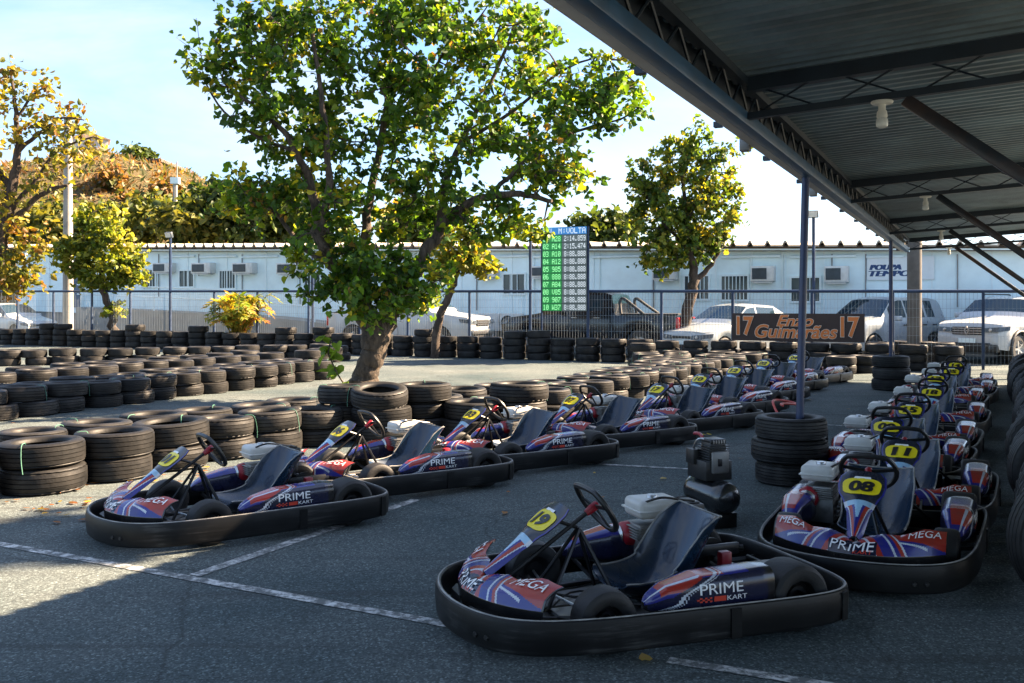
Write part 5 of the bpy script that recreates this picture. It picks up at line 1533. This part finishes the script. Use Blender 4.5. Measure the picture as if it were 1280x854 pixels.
    if grille == 'plain':
        MB().box((hl + .004, 0, zb_h - .16), (.03, gw * .95, .07)).build('grille', M_TRIMB, o, bevel=.01)
    else:
        gr_ = MB().box((hl + .004, 0, zb_h - .18), (.03, gw * 1.0, .20)).build('grille', M_TRIMB, o, bevel=.015)
        for k_ in range(3): MB().box((hl + .022, 0, zb_h - .24 + k_ * .06), (.012, gw * .96, .018)).build('grille_bar', M_CHROME, gr_, smooth=0)
        if grille == 'diamond':
            mb = MB()
            for s_ in (1,):
                q = [(0, .10), (.055, 0), (0, -.10), (-.055, 0)]
                for k_ in range(4):
                    a, b_ = q[k_], q[(k_ + 1) % 4]
                    mb.bar((hl + .035, a[0], zb_h - .17 + a[1]), (hl + .035, b_[0], zb_h - .17 + b_[1]), .022, .02, up=(1, 0, 0))
            mb.build('badge', M_CHROME, gr_, smooth=0)
    if extra: extra(o)
    return o
hatch = [(1.98, .62), (1.86, .74), (1.0, .92), (.92, .94), (.20, 1.42), (-.2, 1.47), (-1.0, 1.44), (-1.35, 1.38), (-1.80, 1.02), (-1.98, .90)]
sedan = [(2.10, .62), (2.0, .74), (1.10, .92), (1.0, .94), (.28, 1.40), (-.1, 1.46), (-.85, 1.42), (-1.45, 1.10), (-1.55, 1.04), (-2.0, 1.0), (-2.10, .85)]
suv = [(2.15, .80), (2.05, .98), (1.15, 1.10), (1.02, 1.13), (.42, 1.58), (.1, 1.65), (-1.3, 1.64), (-1.65, 1.58), (-1.98, 1.15), (-2.15, .95)]
pick = [(2.65, .95), (2.55, 1.06), (1.45, 1.20), (1.35, 1.22), (.72, 1.72), (.4, 1.80), (-.55, 1.79), (-.75, 1.72), (-.88, 1.20), (-.95, 1.16), (-2.55, 1.16), (-2.66, 1.10)]
def rails(o):
    for sy in (1, -1):
        MB().tube([(.2, sy * .58, 1.70), (.1, sy * .58, 1.735), (-1.2, sy * .58, 1.73), (-1.35, sy * .58, 1.69)], .018, 6).build('roof_rail', M_TRIMB, o)
    MB().box((2.10, 0, .40), (.16, 1.50, .20)).build('lower_bumper', M_TRIMB, o, bevel=.04)
    for sy in (1, -1): MB().lathe([(0, .02), (.05, .02), (.055, 0)], 14, 'X', (2.17, sy * .58, .42)).build('fog_light', M_LAMP, o)
def bedbar(o):
    for sy in (1, -1):
        MB().tube(catmull([(-1.0, sy * .68, 1.2), (-.95, sy * .62, 1.55), (-1.05, sy * .60, 1.62), (-1.3, sy * .62, 1.45), (-1.65, sy * .70, 1.2)], 6), .045, 8).build('roll_bar', M_TRIMB, o)
    MB().box((-1.75, 0, 1.195), (1.6, 1.5, .03)).build('bed_cover', M_TRIMB, o, bevel=.01)
    MB().box((2.69, 0, .60), (.08, 1.3, .14)).build('bumper_bar', M_TRIMB, o, bevel=.03)
def bedw(o):
    MB().box((-1.75, 0, 1.195), (1.6, 1.5, .03)).build('bed_cover', M_TRIMB, o, bevel=.01)
    MB().box((2.69, 0, .62), (.08, 1.4, .16)).build('bumper_bar', M_CHROME, o, bevel=.03)
CZ = 28.4
p, a = on_line(745, CZ)
make_car('pickup_truck', 'dark pickup truck parked behind the score screen', p, ang(-E), M_CARK, 5.32, 1.86, pick, 1.20, [(-.50, .12), (.18, .82)], (1.62, -1.60), .38, .36, 'truck', tail=True, extra=bedbar)
p, a = on_line(512, CZ + .4)
make_car('pickup_truck', 'white pickup truck parked behind the big tree trunk', p, ang(E), M_CARW, 5.32, 1.86, pick, 1.20, [(-.50, .12), (.18, .82)], (1.62, -1.60), .38, .36, 'truck', tail=True, extra=bedw)
p, a = on_line(14, CZ + .8)
make_car('hatchback_car', 'white hatchback parked behind the fence at the far left edge', p, ang(E), M_CARW, 3.96, 1.65, hatch, .93, [(-.80, -.08), (-.02, .62)], (1.25, -1.22), .30, .22)
p = at(918, 430, 25.9); p.z = 0
make_car('sedan_car', 'pale sedan behind the left end of the banner', p, ang(Vector((-.80, -.60, 0))), M_CARS, 4.2, 1.66, sedan, .94, [(-.85, -.10), (-.04, .62)], (1.32, -1.25), .30, .22)
p = at(1100, 430, 26.2); p.z = 0
make_car('sedan_car', 'silver car between the banner and the round concrete column', p, ang(Vector((-.84, -.54, 0))), M_CARS, 4.2, 1.70, suv, 1.02, [(-1.35, -1.0), (-.9, -.12), (-.06, .66)], (1.35, -1.30), .33, .24)
p = at(1262, 440, 24.6); p.z = 0
make_car('suv_car', 'large white sport utility car with roof rails at the right edge', p, ang(Vector((-.80, -.60, 0))), M_CARW, 4.32, 1.80, suv, 1.12, [(-1.45, -1.05), (-.95, -.10), (-.04, .78)], (1.36, -1.33), .37, .32, 'diamond', extra=rails, clad=True)

# ================================================================== TREES AND PLANTS
def grow(name, label, base, limbs, blobs, nclump, per, leaves, lsize, palette, weights, seed, bark, leafmat=None, group='trees', spread=.35, cat='tree', trunk_noise=.03, twig=.012, density_gap=0, parts_leaf='crown'):
    """limbs: polylines [(x,y,z,r)...]; blobs: (x,y,z,rx,ry,rz,weight)"""
    r = np.random.default_rng(seed)
    o = empty(name, base, 0, label, cat, group)
    b0 = Vector(base)
    mb = MB(); pts = []
    for li, lm in enumerate(limbs):
        cm = catmull(lm, 5)
        cm = [np.array(c) for c in cm]
        for i in range(1, len(cm)):
            cm[i][:3] += r.normal(size=3) * trunk_noise * min(1, cm[i][3] * 8)
        ns = 14 if cm[0][3] > .1 else 7
        mb.tube([Vector(c[:3]) - b0 for c in cm], [max(.008, c[3]) for c in cm], ns)
        k0 = len(cm) // 3 if li == 0 else 1
        for c in cm[k0:]: pts.append(c[:3])
    mb.build('trunk', bark, o, smooth=60)
    pts = np.array(pts)
    bw = np.array([q[6] for q in blobs], float); bw /= bw.sum()
    cl = []
    for i in range(nclump):
        q = blobs[r.choice(len(blobs), p=bw)]
        v = r.normal(size=3); v /= np.linalg.norm(v); rad = r.uniform(.25, 1) ** .45
        cl.append(np.array(q[:3]) + v * rad * np.array(q[3:6]))
    tw = MB(); LP = []; LC = []; nodes = list(pts)
    order = sorted(range(nclump), key=lambda i: np.min(np.linalg.norm(pts - cl[i], axis=1)))
    nodes_a = np.array(nodes)
    for i in order:
        c = cl[i]
        d = np.linalg.norm(nodes_a - c, axis=1); j = int(np.argmin(d)); s = nodes_a[j]
        ln_ = d[j]
        mid = (s + c) / 2 + np.array([0, 0, -.05 * ln_]) + r.normal(size=3) * .06 * ln_
        tw.tube([Vector(s) - b0, Vector(mid) - b0, Vector(c) - b0], [twig * 1.5, twig, twig * .6], 5)
        nodes_a = np.concatenate([nodes_a, [mid, c]])
        ck = r.choice(len(palette), p=np.array(weights) / sum(weights))
        for _ in range(per):
            e_ = c + r.normal(size=3) * spread * np.array([1, 1, .8])
            tw.tube([Vector(c) - b0, Vector(e_) - b0], [twig * .5, twig * .25], 3, cap=False)
            t_ = r.uniform(.25, 1.1, size=leaves)[:, None]
            ks = np.where(r.uniform(size=leaves) < .62, ck, r.choice(len(palette), size=leaves, p=np.array(weights) / sum(weights))); LC.append(np.array(palette)[ks] * r.uniform(.75, 1.25, size=(leaves, 1)))
            LP.append(c + (e_ - c) * t_ + r.normal(size=(leaves, 3)) * spread * .22)
    tw.build('branches', bark, o, smooth=60, recalc=False)['kind'] = 'stuff'
    LP = np.concatenate(LP) - np.array(base)
    n = len(LP)
    # a few yellow autumn leaves gathered in clumps
    cols = np.concatenate(LC)
    sz = lsize * r.uniform(.55, 1.25, n)
    me = leaf_mesh('crown', LP, sz, cols, leafmat or M_LEAF, droop=.55, seed=seed)
    link('crown', me, o)
    return o
GREEN = [(.055, .120, .012), (.085, .17, .014), (.030, .075, .012), (.17, .22, .015), (.34, .30, .02), (.26, .15, .03)]
# the big tree in the tyre wall
TYp = 14.6
def A(px, py, r_, dy=0.0): p = at(px, py, TYp + dy); return (p.x, p.y, p.z, r_)
base = at(452, 500, TYp); base.z = 0
limbs = [
    [(base.x + .02, base.y, -.02, .31), (base.x + .04, base.y, .2, .265), A(462, 450, .235), A(469, 425, .26), A(462, 400, .25), A(440, 370, .19), A(420, 335, .155), A(402, 300, .13, -.2), A(392, 245, .10, -.3), A(372, 190, .075, -.5), A(340, 150, .05, -.6), A(300, 120, .03, -.7)],
    [A(470, 428, .24), A(490, 395, .19, .2), A(520, 340, .15, .3), A(548, 290, .125, .3), A(575, 262, .10, .2), A(610, 247, .085, 0), A(650, 243, .07, -.2), A(690, 252, .045, -.3)],
    [A(548, 292, .10, .3), A(556, 240, .08, .4), A(575, 180, .065, .5), A(610, 110, .05, .6), A(640, 40, .035, .7), A(655, -40, .02, .8)],
    [A(455, 400, .16), A(452, 330, .12, .6), A(462, 250, .10, .9), A(480, 150, .075, 1.0), A(490, 60, .05, 1.1), A(500, -60, .03, 1.1)],
    [A(402, 300, .10, -.2), A(412, 230, .08, -.6), A(405, 150, .06, -.8), A(395, 70, .045, -.9), A(380, -30, .03, -.9)],
    [A(420, 335, .08), A(380, 310, .06, .2), A(340, 262, .045, .4), A(300, 235, .03, .5)],
    [A(372, 190, .05, -.5), A(330, 175, .035, -.3), A(280, 140, .025, -.2), A(250, 90, .018, 0)],
    [A(610, 247, .06), A(660, 200, .045, .2), A(720, 165, .035, .2), A(775, 150, .02, .1)],
    [A(575, 180, .05, .5), A(640, 140, .04, .2), A(700, 90, .03, 0), A(750, 70, .018, -.1)],
    [A(480, 150, .05, 1.0), A(540, 90, .035, .6), A(570, 20, .03, .3), A(580, -60, .02, .2)],
]
S = TYp / FOC
def Bb(px, py, rx, ry, w, dy=0, ryd=1.0): p = at(px, py, TYp + dy); return (p.x, p.y, p.z, rx * S, ryd, ry * S, w)
blobs = [Bb(335, 65, 70, 60, 8, -.4), Bb(430, 40, 75, 65, 9, 0, 1.4), Bb(530, 60, 70, 65, 9, .2, 1.4), Bb(630, 60, 65, 62, 8, .2, 1.2), Bb(500, -50, 190, 60, 14, .2, 1.8),
         Bb(360, 150, 75, 45, 6, -.3), Bb(455, 150, 75, 60, 9, .2, 1.4), Bb(560, 165, 75, 55, 8, .3, 1.3), Bb(655, 160, 60, 55, 6, 0), Bb(715, 110, 42, 50, 4, 0, .8), Bb(765, 125, 42, 32, 3.2, 0, .6), Bb(780, 85, 22, 22, 1, 0, .4), Bb(690, 215, 42, 32, 2.5, 0, .7),
         Bb(290, 90, 42, 40, 2.2, -.2, .7), Bb(325, 250, 50, 28, 2.6, .3, .8), Bb(395, 255, 58, 45, 5, .3, 1.1), Bb(470, 260, 60, 52, 6, .3, 1.2), Bb(545, 255, 45, 40, 3, .3), Bb(610, 275, 40, 28, 2, 0, .7), Bb(655, 287, 42, 16, 1.6, -.2, .5),
         Bb(405, 330, 40, 30, 3.2, -.2, .8), Bb(470, 340, 55, 36, 5.5, -.1, .9), Bb(530, 345, 36, 26, 2.2, .1, .7), Bb(430, 372, 44, 22, 4, -.4, .6), Bb(505, 370, 36, 20, 2.4, -.2, .6), Bb(462, 392, 36, 10, 1.2, -.4, .5), Bb(385, 290, 36, 24, 2, -.3, .6)]
big = grow('shade_tree', 'large leafy shade tree rising out of the tyre wall', (base.x, base.y, 0), [[(x, y, z, r_ * (.80 if z < 1.2 else .70)) for x, y, z, r_ in l] for l in limbs], blobs, 500, 5, 8, .102, GREEN, [5.5, 4.5, 4.5, 3.0, 1.1, .25], 21, M_BARK, spread=.21, group='trees around the track')
# leafy shoot at its foot, each leaf a piece of its own
LEAFME = None
lm = leaf_mesh('leaf', np.zeros((1, 3)), np.array([.17]), np.array([[.12, .20, .02]]), M_LEAF, seed=5)
shoot = empty('shoot', (0, 0, 0), parent=big)
rr = random.Random(3)
MB().tube([(-.1, -.30, .1), (-.3, -.45, .45), (-.42, -.5, .75), (-.38, -.5, .95)], .012, 6).build('stem', M_BARK, shoot)
for i in range(26):
    t_ = rr.random(); z = .12 + .8 * t_
    link('leaf', lm, shoot, (-.24 - .18 * t_ + rr.uniform(-.16, .12), -.48 + rr.uniform(-.12, .12), z + .1), (rr.uniform(-1, 1), rr.uniform(-1, 1), rr.uniform(0, 6.28)))
# round crowned tree by the fence, right of the screen
def tree_at(name, label, bpx, Y, limbpx, blobpx, nclump, per, leaves, ls, palette, w, seed, bark=None, leafmat=None, spread=.22, r0=.16, bz=0):
    base = at(bpx, 400, Y); base.z = bz
    S_ = Y / FOC
    lm_ = []
    for l in limbpx:
        q = []
        for (px, py, rr_, *d) in l:
            p = at(px, py, Y + (d[0] if d else 0)); q.append((p.x, p.y, max(bz - .02, p.z), rr_))
        lm_.append(q)
    bb = []
    for (px, py, rx, ry, ww, *d) in blobpx:
        p = at(px, py, Y + (d[0] if d else 0)); bb.append((p.x, p.y, p.z, rx * S_, (rx + ry) / 2 * S_ * .8, ry * S_, ww))
    return grow(name, label, tuple(base), lm_, bb, nclump, per, leaves, ls, palette, w, seed, bark or M_BARK2, leafmat, spread=spread, group='trees around the track', twig=.010)
GY = [(.07, .125, .018), (.11, .16, .02), (.19, .20, .025), (.30, .26, .03), (.04, .075, .015)]
tree_at('fence_tree', 'round crowned tree with leaning trunk right of the score screen', 848, 25.6,
        [[(846, 460, .20), (852, 420, .17), (860, 385, .15), (868, 350, .13), (862, 310, .09), (856, 260, .06), (852, 200, .03)], [(868, 352, .09), (890, 330, .06), (905, 300, .04)], [(862, 312, .06), (830, 280, .04), (805, 240, .03)], [(858, 280, .05), (880, 230, .035), (895, 200, .02)]],
        [(850, 190, 24, 34, 2.2), (868, 180, 16, 30, 1.2), (812, 222, 28, 20, 1.6), (893, 225, 34, 28, 2.6), (850, 240, 42, 34, 4), (815, 270, 36, 32, 3.2), (885, 275, 40, 34, 3.6), (850, 305, 52, 28, 4), (825, 325, 30, 16, 1.5), (915, 240, 16, 16, .7), (800, 205, 14, 10, .4), (903, 185, 14, 10, .4)], 230, 4, 7, .125, GY, [4, 4, 3, 1.2, 3], 31)
tree_at('fence_tree', 'slim young tree with leaning trunk half hidden behind the big tree', 545, 25.8,
        [[(543, 455, .12), (548, 400, .11), (560, 370, .10), (570, 345, .08), (578, 310, .05)]], [(572, 310, 34, 26, 3), (595, 330, 26, 16, 2), (555, 335, 20, 14, 1), (590, 290, 22, 14, 1.2)], 60, 4, 6, .14, [(.20, .20, .02), (.32, .26, .03), (.10, .14, .02)], [3, 2, 3], 33)
tree_at('fence_tree', 'small bright green tree before the building at left', 140, 33.5,
        [[(144, 425, .16), (140, 395, .14), (132, 372, .12), (126, 350, .09), (124, 310, .06)], [(130, 365, .06), (150, 335, .04)], [(127, 352, .06), (100, 335, .04)]],
        [(125, 285, 32, 28, 3), (98, 318, 30, 22, 2.5), (150, 310, 32, 28, 3), (122, 340, 40, 22, 3), (160, 340, 22, 18, 1.5), (82, 312, 16, 12, .8), (142, 378, 8, 10, .3)], 150, 4, 6, .17, [(.13, .17, .02), (.22, .23, .03), (.07, .11, .015), (.30, .30, .05)], [4, 3, 3, 2], 37)
# sparse yellow tree at the left edge
YL = [(.19, .16, .02), (.25, .21, .03), (.12, .13, .02), (.19, .10, .02), (.06, .08, .015)]
tree_at('bare_tree', 'sparse autumn tree with dark crooked branches at the left edge', -14, 30.0,
        [[(-22, 445, .30), (-18, 400, .28), (-8, 340, .25), (6, 280, .22), (14, 235, .16), (22, 190, .11), (20, 140, .07), (14, 90, .035)], [(2, 300, .13), (30, 262, .10), (62, 238, .07), (85, 232, .04)], [(14, 235, .11), (-20, 190, .09), (-50, 140, .05)], [(22, 190, .08), (52, 165, .05), (78, 148, .035), (105, 150, .02)], [(8, 270, .09), (45, 225, .06), (70, 190, .045), (112, 172, .025), (128, 175, .015)], [(20, 150, .05), (42, 118, .035), (66, 105, .02)], [(-5, 330, .1), (-40, 320, .07), (-70, 290, .04)]],
        [(10, 110, 34, 40, 2), (55, 135, 40, 34, 2), (85, 180, 42, 40, 2), (40, 200, 50, 40, 2), (10, 250, 40, 40, 1.6), (10, 330, 42, 30, 3.2), (40, 300, 22, 18, 1.2), (-40, 200, 50, 90, 3), (112, 165, 18, 14, .6), (25, 355, 20, 12, 1)], 150, 4, 4, .17, YL, [4, 2.5, 3, 1.6, 2], 41, spread=.34)
# trees behind the building
DK = [(.035, .06, .014), (.05, .08, .016), (.08, .11, .02), (.025, .045, .012)]
OL = [(.09, .11, .02), (.13, .135, .025), (.045, .07, .016), (.17, .16, .03)]
def back_tree(label, px, py, rx, ry, Y, palette, w, seed, n=90, ls=.34, bz=None):
    p = at(px, py, Y); bz = max(0, hill_h(p.x, Y)) if p.x < -4 else 0
    bz = min(bz, p.z - ry * Y / FOC * .6)
    S_ = Y / FOC; zc = p.z
    k = 5; r_ = random.Random(seed)
    bl_ = [(px + r_.uniform(-.55, .55) * rx, py + r_.uniform(-.5, .45) * ry, rx * r_.uniform(.35, .6), ry * r_.uniform(.35, .6), 1, r_.uniform(-1, 1)) for _ in range(9)]
    yb = HOR + (CAMH - bz) * FOC / Y
    return tree_at('far_tree', label, px, Y, [[(px, yb, .3), (px + 2, (yb + py) / 2, .25), (px, py, .14), (px - 3, py - ry * .5, .06)]], bl_, n, 5, 6, ls, palette, w, seed, M_BARK2, M_LEAF_FAR, spread=.5, bz=bz)
back_tree('dark rounded tree beyond the roof between screen and fence tree', 752, 288, 40, 40, 50, DK, [3, 3, 2, 2], 51, 130, .34)
back_tree('olive bushy tree behind the roof above the left air conditioners', 240, 283, 34, 26, 47, OL, [3, 3, 3, 1], 52, 110)
back_tree('dark green tree behind the roof just left of the big tree', 300, 268, 46, 36, 48, DK, [3, 3, 3, 1], 53, 150)
back_tree('dark tree behind the roof hidden by the big tree limbs', 352, 268, 46, 38, 49, DK, [3, 3, 3, 1], 54, 150)
back_tree('olive tree at the foot of the hill behind the concrete pole', 190, 275, 34, 30, 50, OL, [3, 3, 3, 2], 55, 110)
back_tree('yellow green tree at the foot of the hill near the left edge', 60, 285, 46, 30, 50, OL, [3, 3, 2, 3], 56, 120)
back_tree('olive tree low on the slope between pole and small bright tree', 128, 272, 30, 24, 54, OL, [3, 3, 4, 1], 59, 100)
back_tree('dull green tree on the slope right of the thin mast', 262, 262, 30, 22, 54, DK, [3, 3, 3, 1], 49, 100)
back_tree('small green treetop beside the beige hill house', 175, 195, 18, 12, 80, DK, [3, 3, 3, 1], 57, 40, .4)
back_tree('dark treetop behind the roof in the middle, left of the young tree', 520, 285, 60, 28, 52, DK, [3, 3, 3, 1], 58, 120)
for i, (px, py, w_) in enumerate(((140, 222, 10), (205, 240, 12), (250, 258, 12), (120, 245, 14), (160, 255, 12))):
    back_tree(['small orange bush high on the hill slope', 'orange bush on the hill slope right of the house', 'low bush on the right shoulder of the hill', 'orange bush low on the hill behind the pole', 'brownish bush in the middle of the hill slope'][i], px, py, w_, 8, 66, [(.19, .10, .03), (.14, .10, .03), (.08, .09, .02)], [3, 2, 1], 60 + i, 26, .34)
# unseen tree added beyond the shelter to shade the left foreground
q = Vector((-2.78, 6.0, 0)) + Vector((SUN_DIR.x, SUN_DIR.y, 0)) / SUN_DIR.z * 9.6
grow('added_shadow_tree', 'unseen leafy tree added beyond the right side of the shelter for its shade', (q.x + 1.2, q.y, 0),
     [[(q.x + 1.2, q.y, -.02, .3), (q.x + 1.2, q.y, 3, .25), (q.x + .9, q.y, 6, .18), (q.x + .3, q.y, 8.6, .10), (q.x, q.y, 9.6, .05)]],
     [(q.x, q.y, 9.6, .45, .45, .4, 3), (q.x + .35, q.y + .35, 9.5, .4, .4, .35, 2), (q.x - .3, q.y - .05, 9.5, .35, .35, .3, 1.5)], 150, 6, 10, .17, GREEN, [5, 4, 4, 3, 1, 1], 71, M_BARK, group='trees around the track', spread=.16)
# yellow palm clump
p, a = on_line(300, FZ - .5)
palm = empty('palm_clump', p, 0, 'bushy yellow palm growing before the fence at left', 'palm')
r = random.Random(9); ST = MB()
for i in range(84):
    th = r.uniform(0, 6.28); reach = r.uniform(.35, 1.15); hgt = r.uniform(.9, 1.75)
    c0 = Vector((r.uniform(-.16, .16), r.uniform(-.16, .16), 0)); dv = Vector((math.cos(th), math.sin(th), 0))
    pts = catmull([tuple(c0), tuple(c0 + dv * reach * .25 + Vector((0, 0, hgt * .6))), tuple(c0 + dv * reach * .6 + Vector((0, 0, hgt))), tuple(c0 + dv * reach + Vector((0, 0, hgt * .86)))], 5)
    mb = MB(); mb.tube(pts, [.014] * 5 + [.010] * 5 + [.006] * 6, 5)
    cols = [(.30, .22, .03)] * len(mb.f)
    base_c = r.choice([(.30, .27, .025), (.22, .23, .025), (.10, .14, .02), (.34, .24, .03), (.34, .12, .02) if r.random() < .2 else (.16, .20, .02)])
    for j in range(5, 15):
        pt = Vector(pts[j]); tg_ = (Vector(pts[min(15, j + 1)]) - Vector(pts[j - 1])).normalized(); sd_ = tg_.cross(Vector((0, 0, 1))).normalized()
        for sgn in (-1, 1):
            ln_ = .30 * (1 - abs(j - 9) / 12) * r.uniform(.8, 1.2)
            tip = pt + sd_ * sgn * ln_ * .75 + tg_ * ln_ * .6 + Vector((0, 0, .05 - r.uniform(0, .12)))
            w = tg_ * .034
            mb.add([pt - w, pt + w, (pt + tip) / 2 + w * 1.2 + Vector((0, 0, .02)), tip, (pt + tip) / 2 - w * 1.2 + Vector((0, 0, .02))], [(0, 1, 2, 3, 4)])
            cols.append(tuple(c * r.uniform(.75, 1.25) for c in base_c))
    me = mb.mesh('frond', M_LEAF, smooth=0, recalc=False); set_colors(me, cols)
    link('frond', me, palm)
# fallen leaves
r = np.random.default_rng(12)
P = []
for (x, y, sx, sy, n) in ((-3.9, 6.9, .8, .25, 60), (-2.9, 7.9, .5, .5, 50), (-2.0, 9.3, .6, .4, 40), (0, 14, 3, 2, 70), (1.3, 9.0, .6, .8, 12), (-5, 11, 2, 1.5, 60), (2.4, 6.6, 1.5, 1.8, 30)):
    q = np.stack([r.normal(x, sx, n), r.normal(y, sy, n), np.full(n, .012)], 1); P.append(q)
P = np.concatenate(P); n = len(P)
me = leaf_mesh('fallen_leaves', P, r.uniform(.03, .075, n), pal(n, [(.32, .12, .03), (.22, .09, .03), (.38, .25, .04), (.14, .08, .03)], [3, 3, 2, 2], r), M_LEAF, seed=13, fold=.1)
v = np.empty(len(me.vertices) * 3, np.float32); me.vertices.foreach_get('co', v); v = v.reshape(-1, 3); v[:, 2] = .012 + np.clip(v[:, 2] - .012, -.1, .1) * .12 + .004; me.vertices.foreach_set('co', v.ravel()); me.update()
tag(link('fallen_leaves', me), 'dry orange leaves scattered on the asphalt by the tyres', 'leaves', kind='stuff')
for i, (px, py, lb) in enumerate(((752, 575, 'big yellow leaf lying beside the rear of kart 03'), (880, 547, 'yellow leaf lying on the asphalt beyond the compressor'), (855, 542, 'yellow leaf lying on the asphalt near kart 17'))):
    me = leaf_mesh('fallen_leaf', np.zeros((3, 3)) + np.array([[0, 0, .02], [.05, .03, .03], [-.04, .05, .02]]), np.array([.10, .09, .08]), np.array([[.50, .38, .03]] * 3), M_LEAF, seed=80 + i, fold=.15)
    v = np.empty(len(me.vertices) * 3, np.float32); me.vertices.foreach_get('co', v); v = v.reshape(-1, 3); v[:, 2] = .025 + v[:, 2] * .25; me.vertices.foreach_set('co', v.ravel()); me.update()
    o = tag(link('fallen_leaf', me), lb, 'leaf'); o.location = gp(px, py)
# clouds live in the sky; nothing else to add
seen = {}
for o in bpy.data.objects:
    if o.parent is None and 'label' in o.keys(): seen.setdefault(o['label'], []).append(o.name)
for k_, v_ in seen.items():
    if len(v_) > 1: print('DUPLICATE LABEL', k_, len(v_))
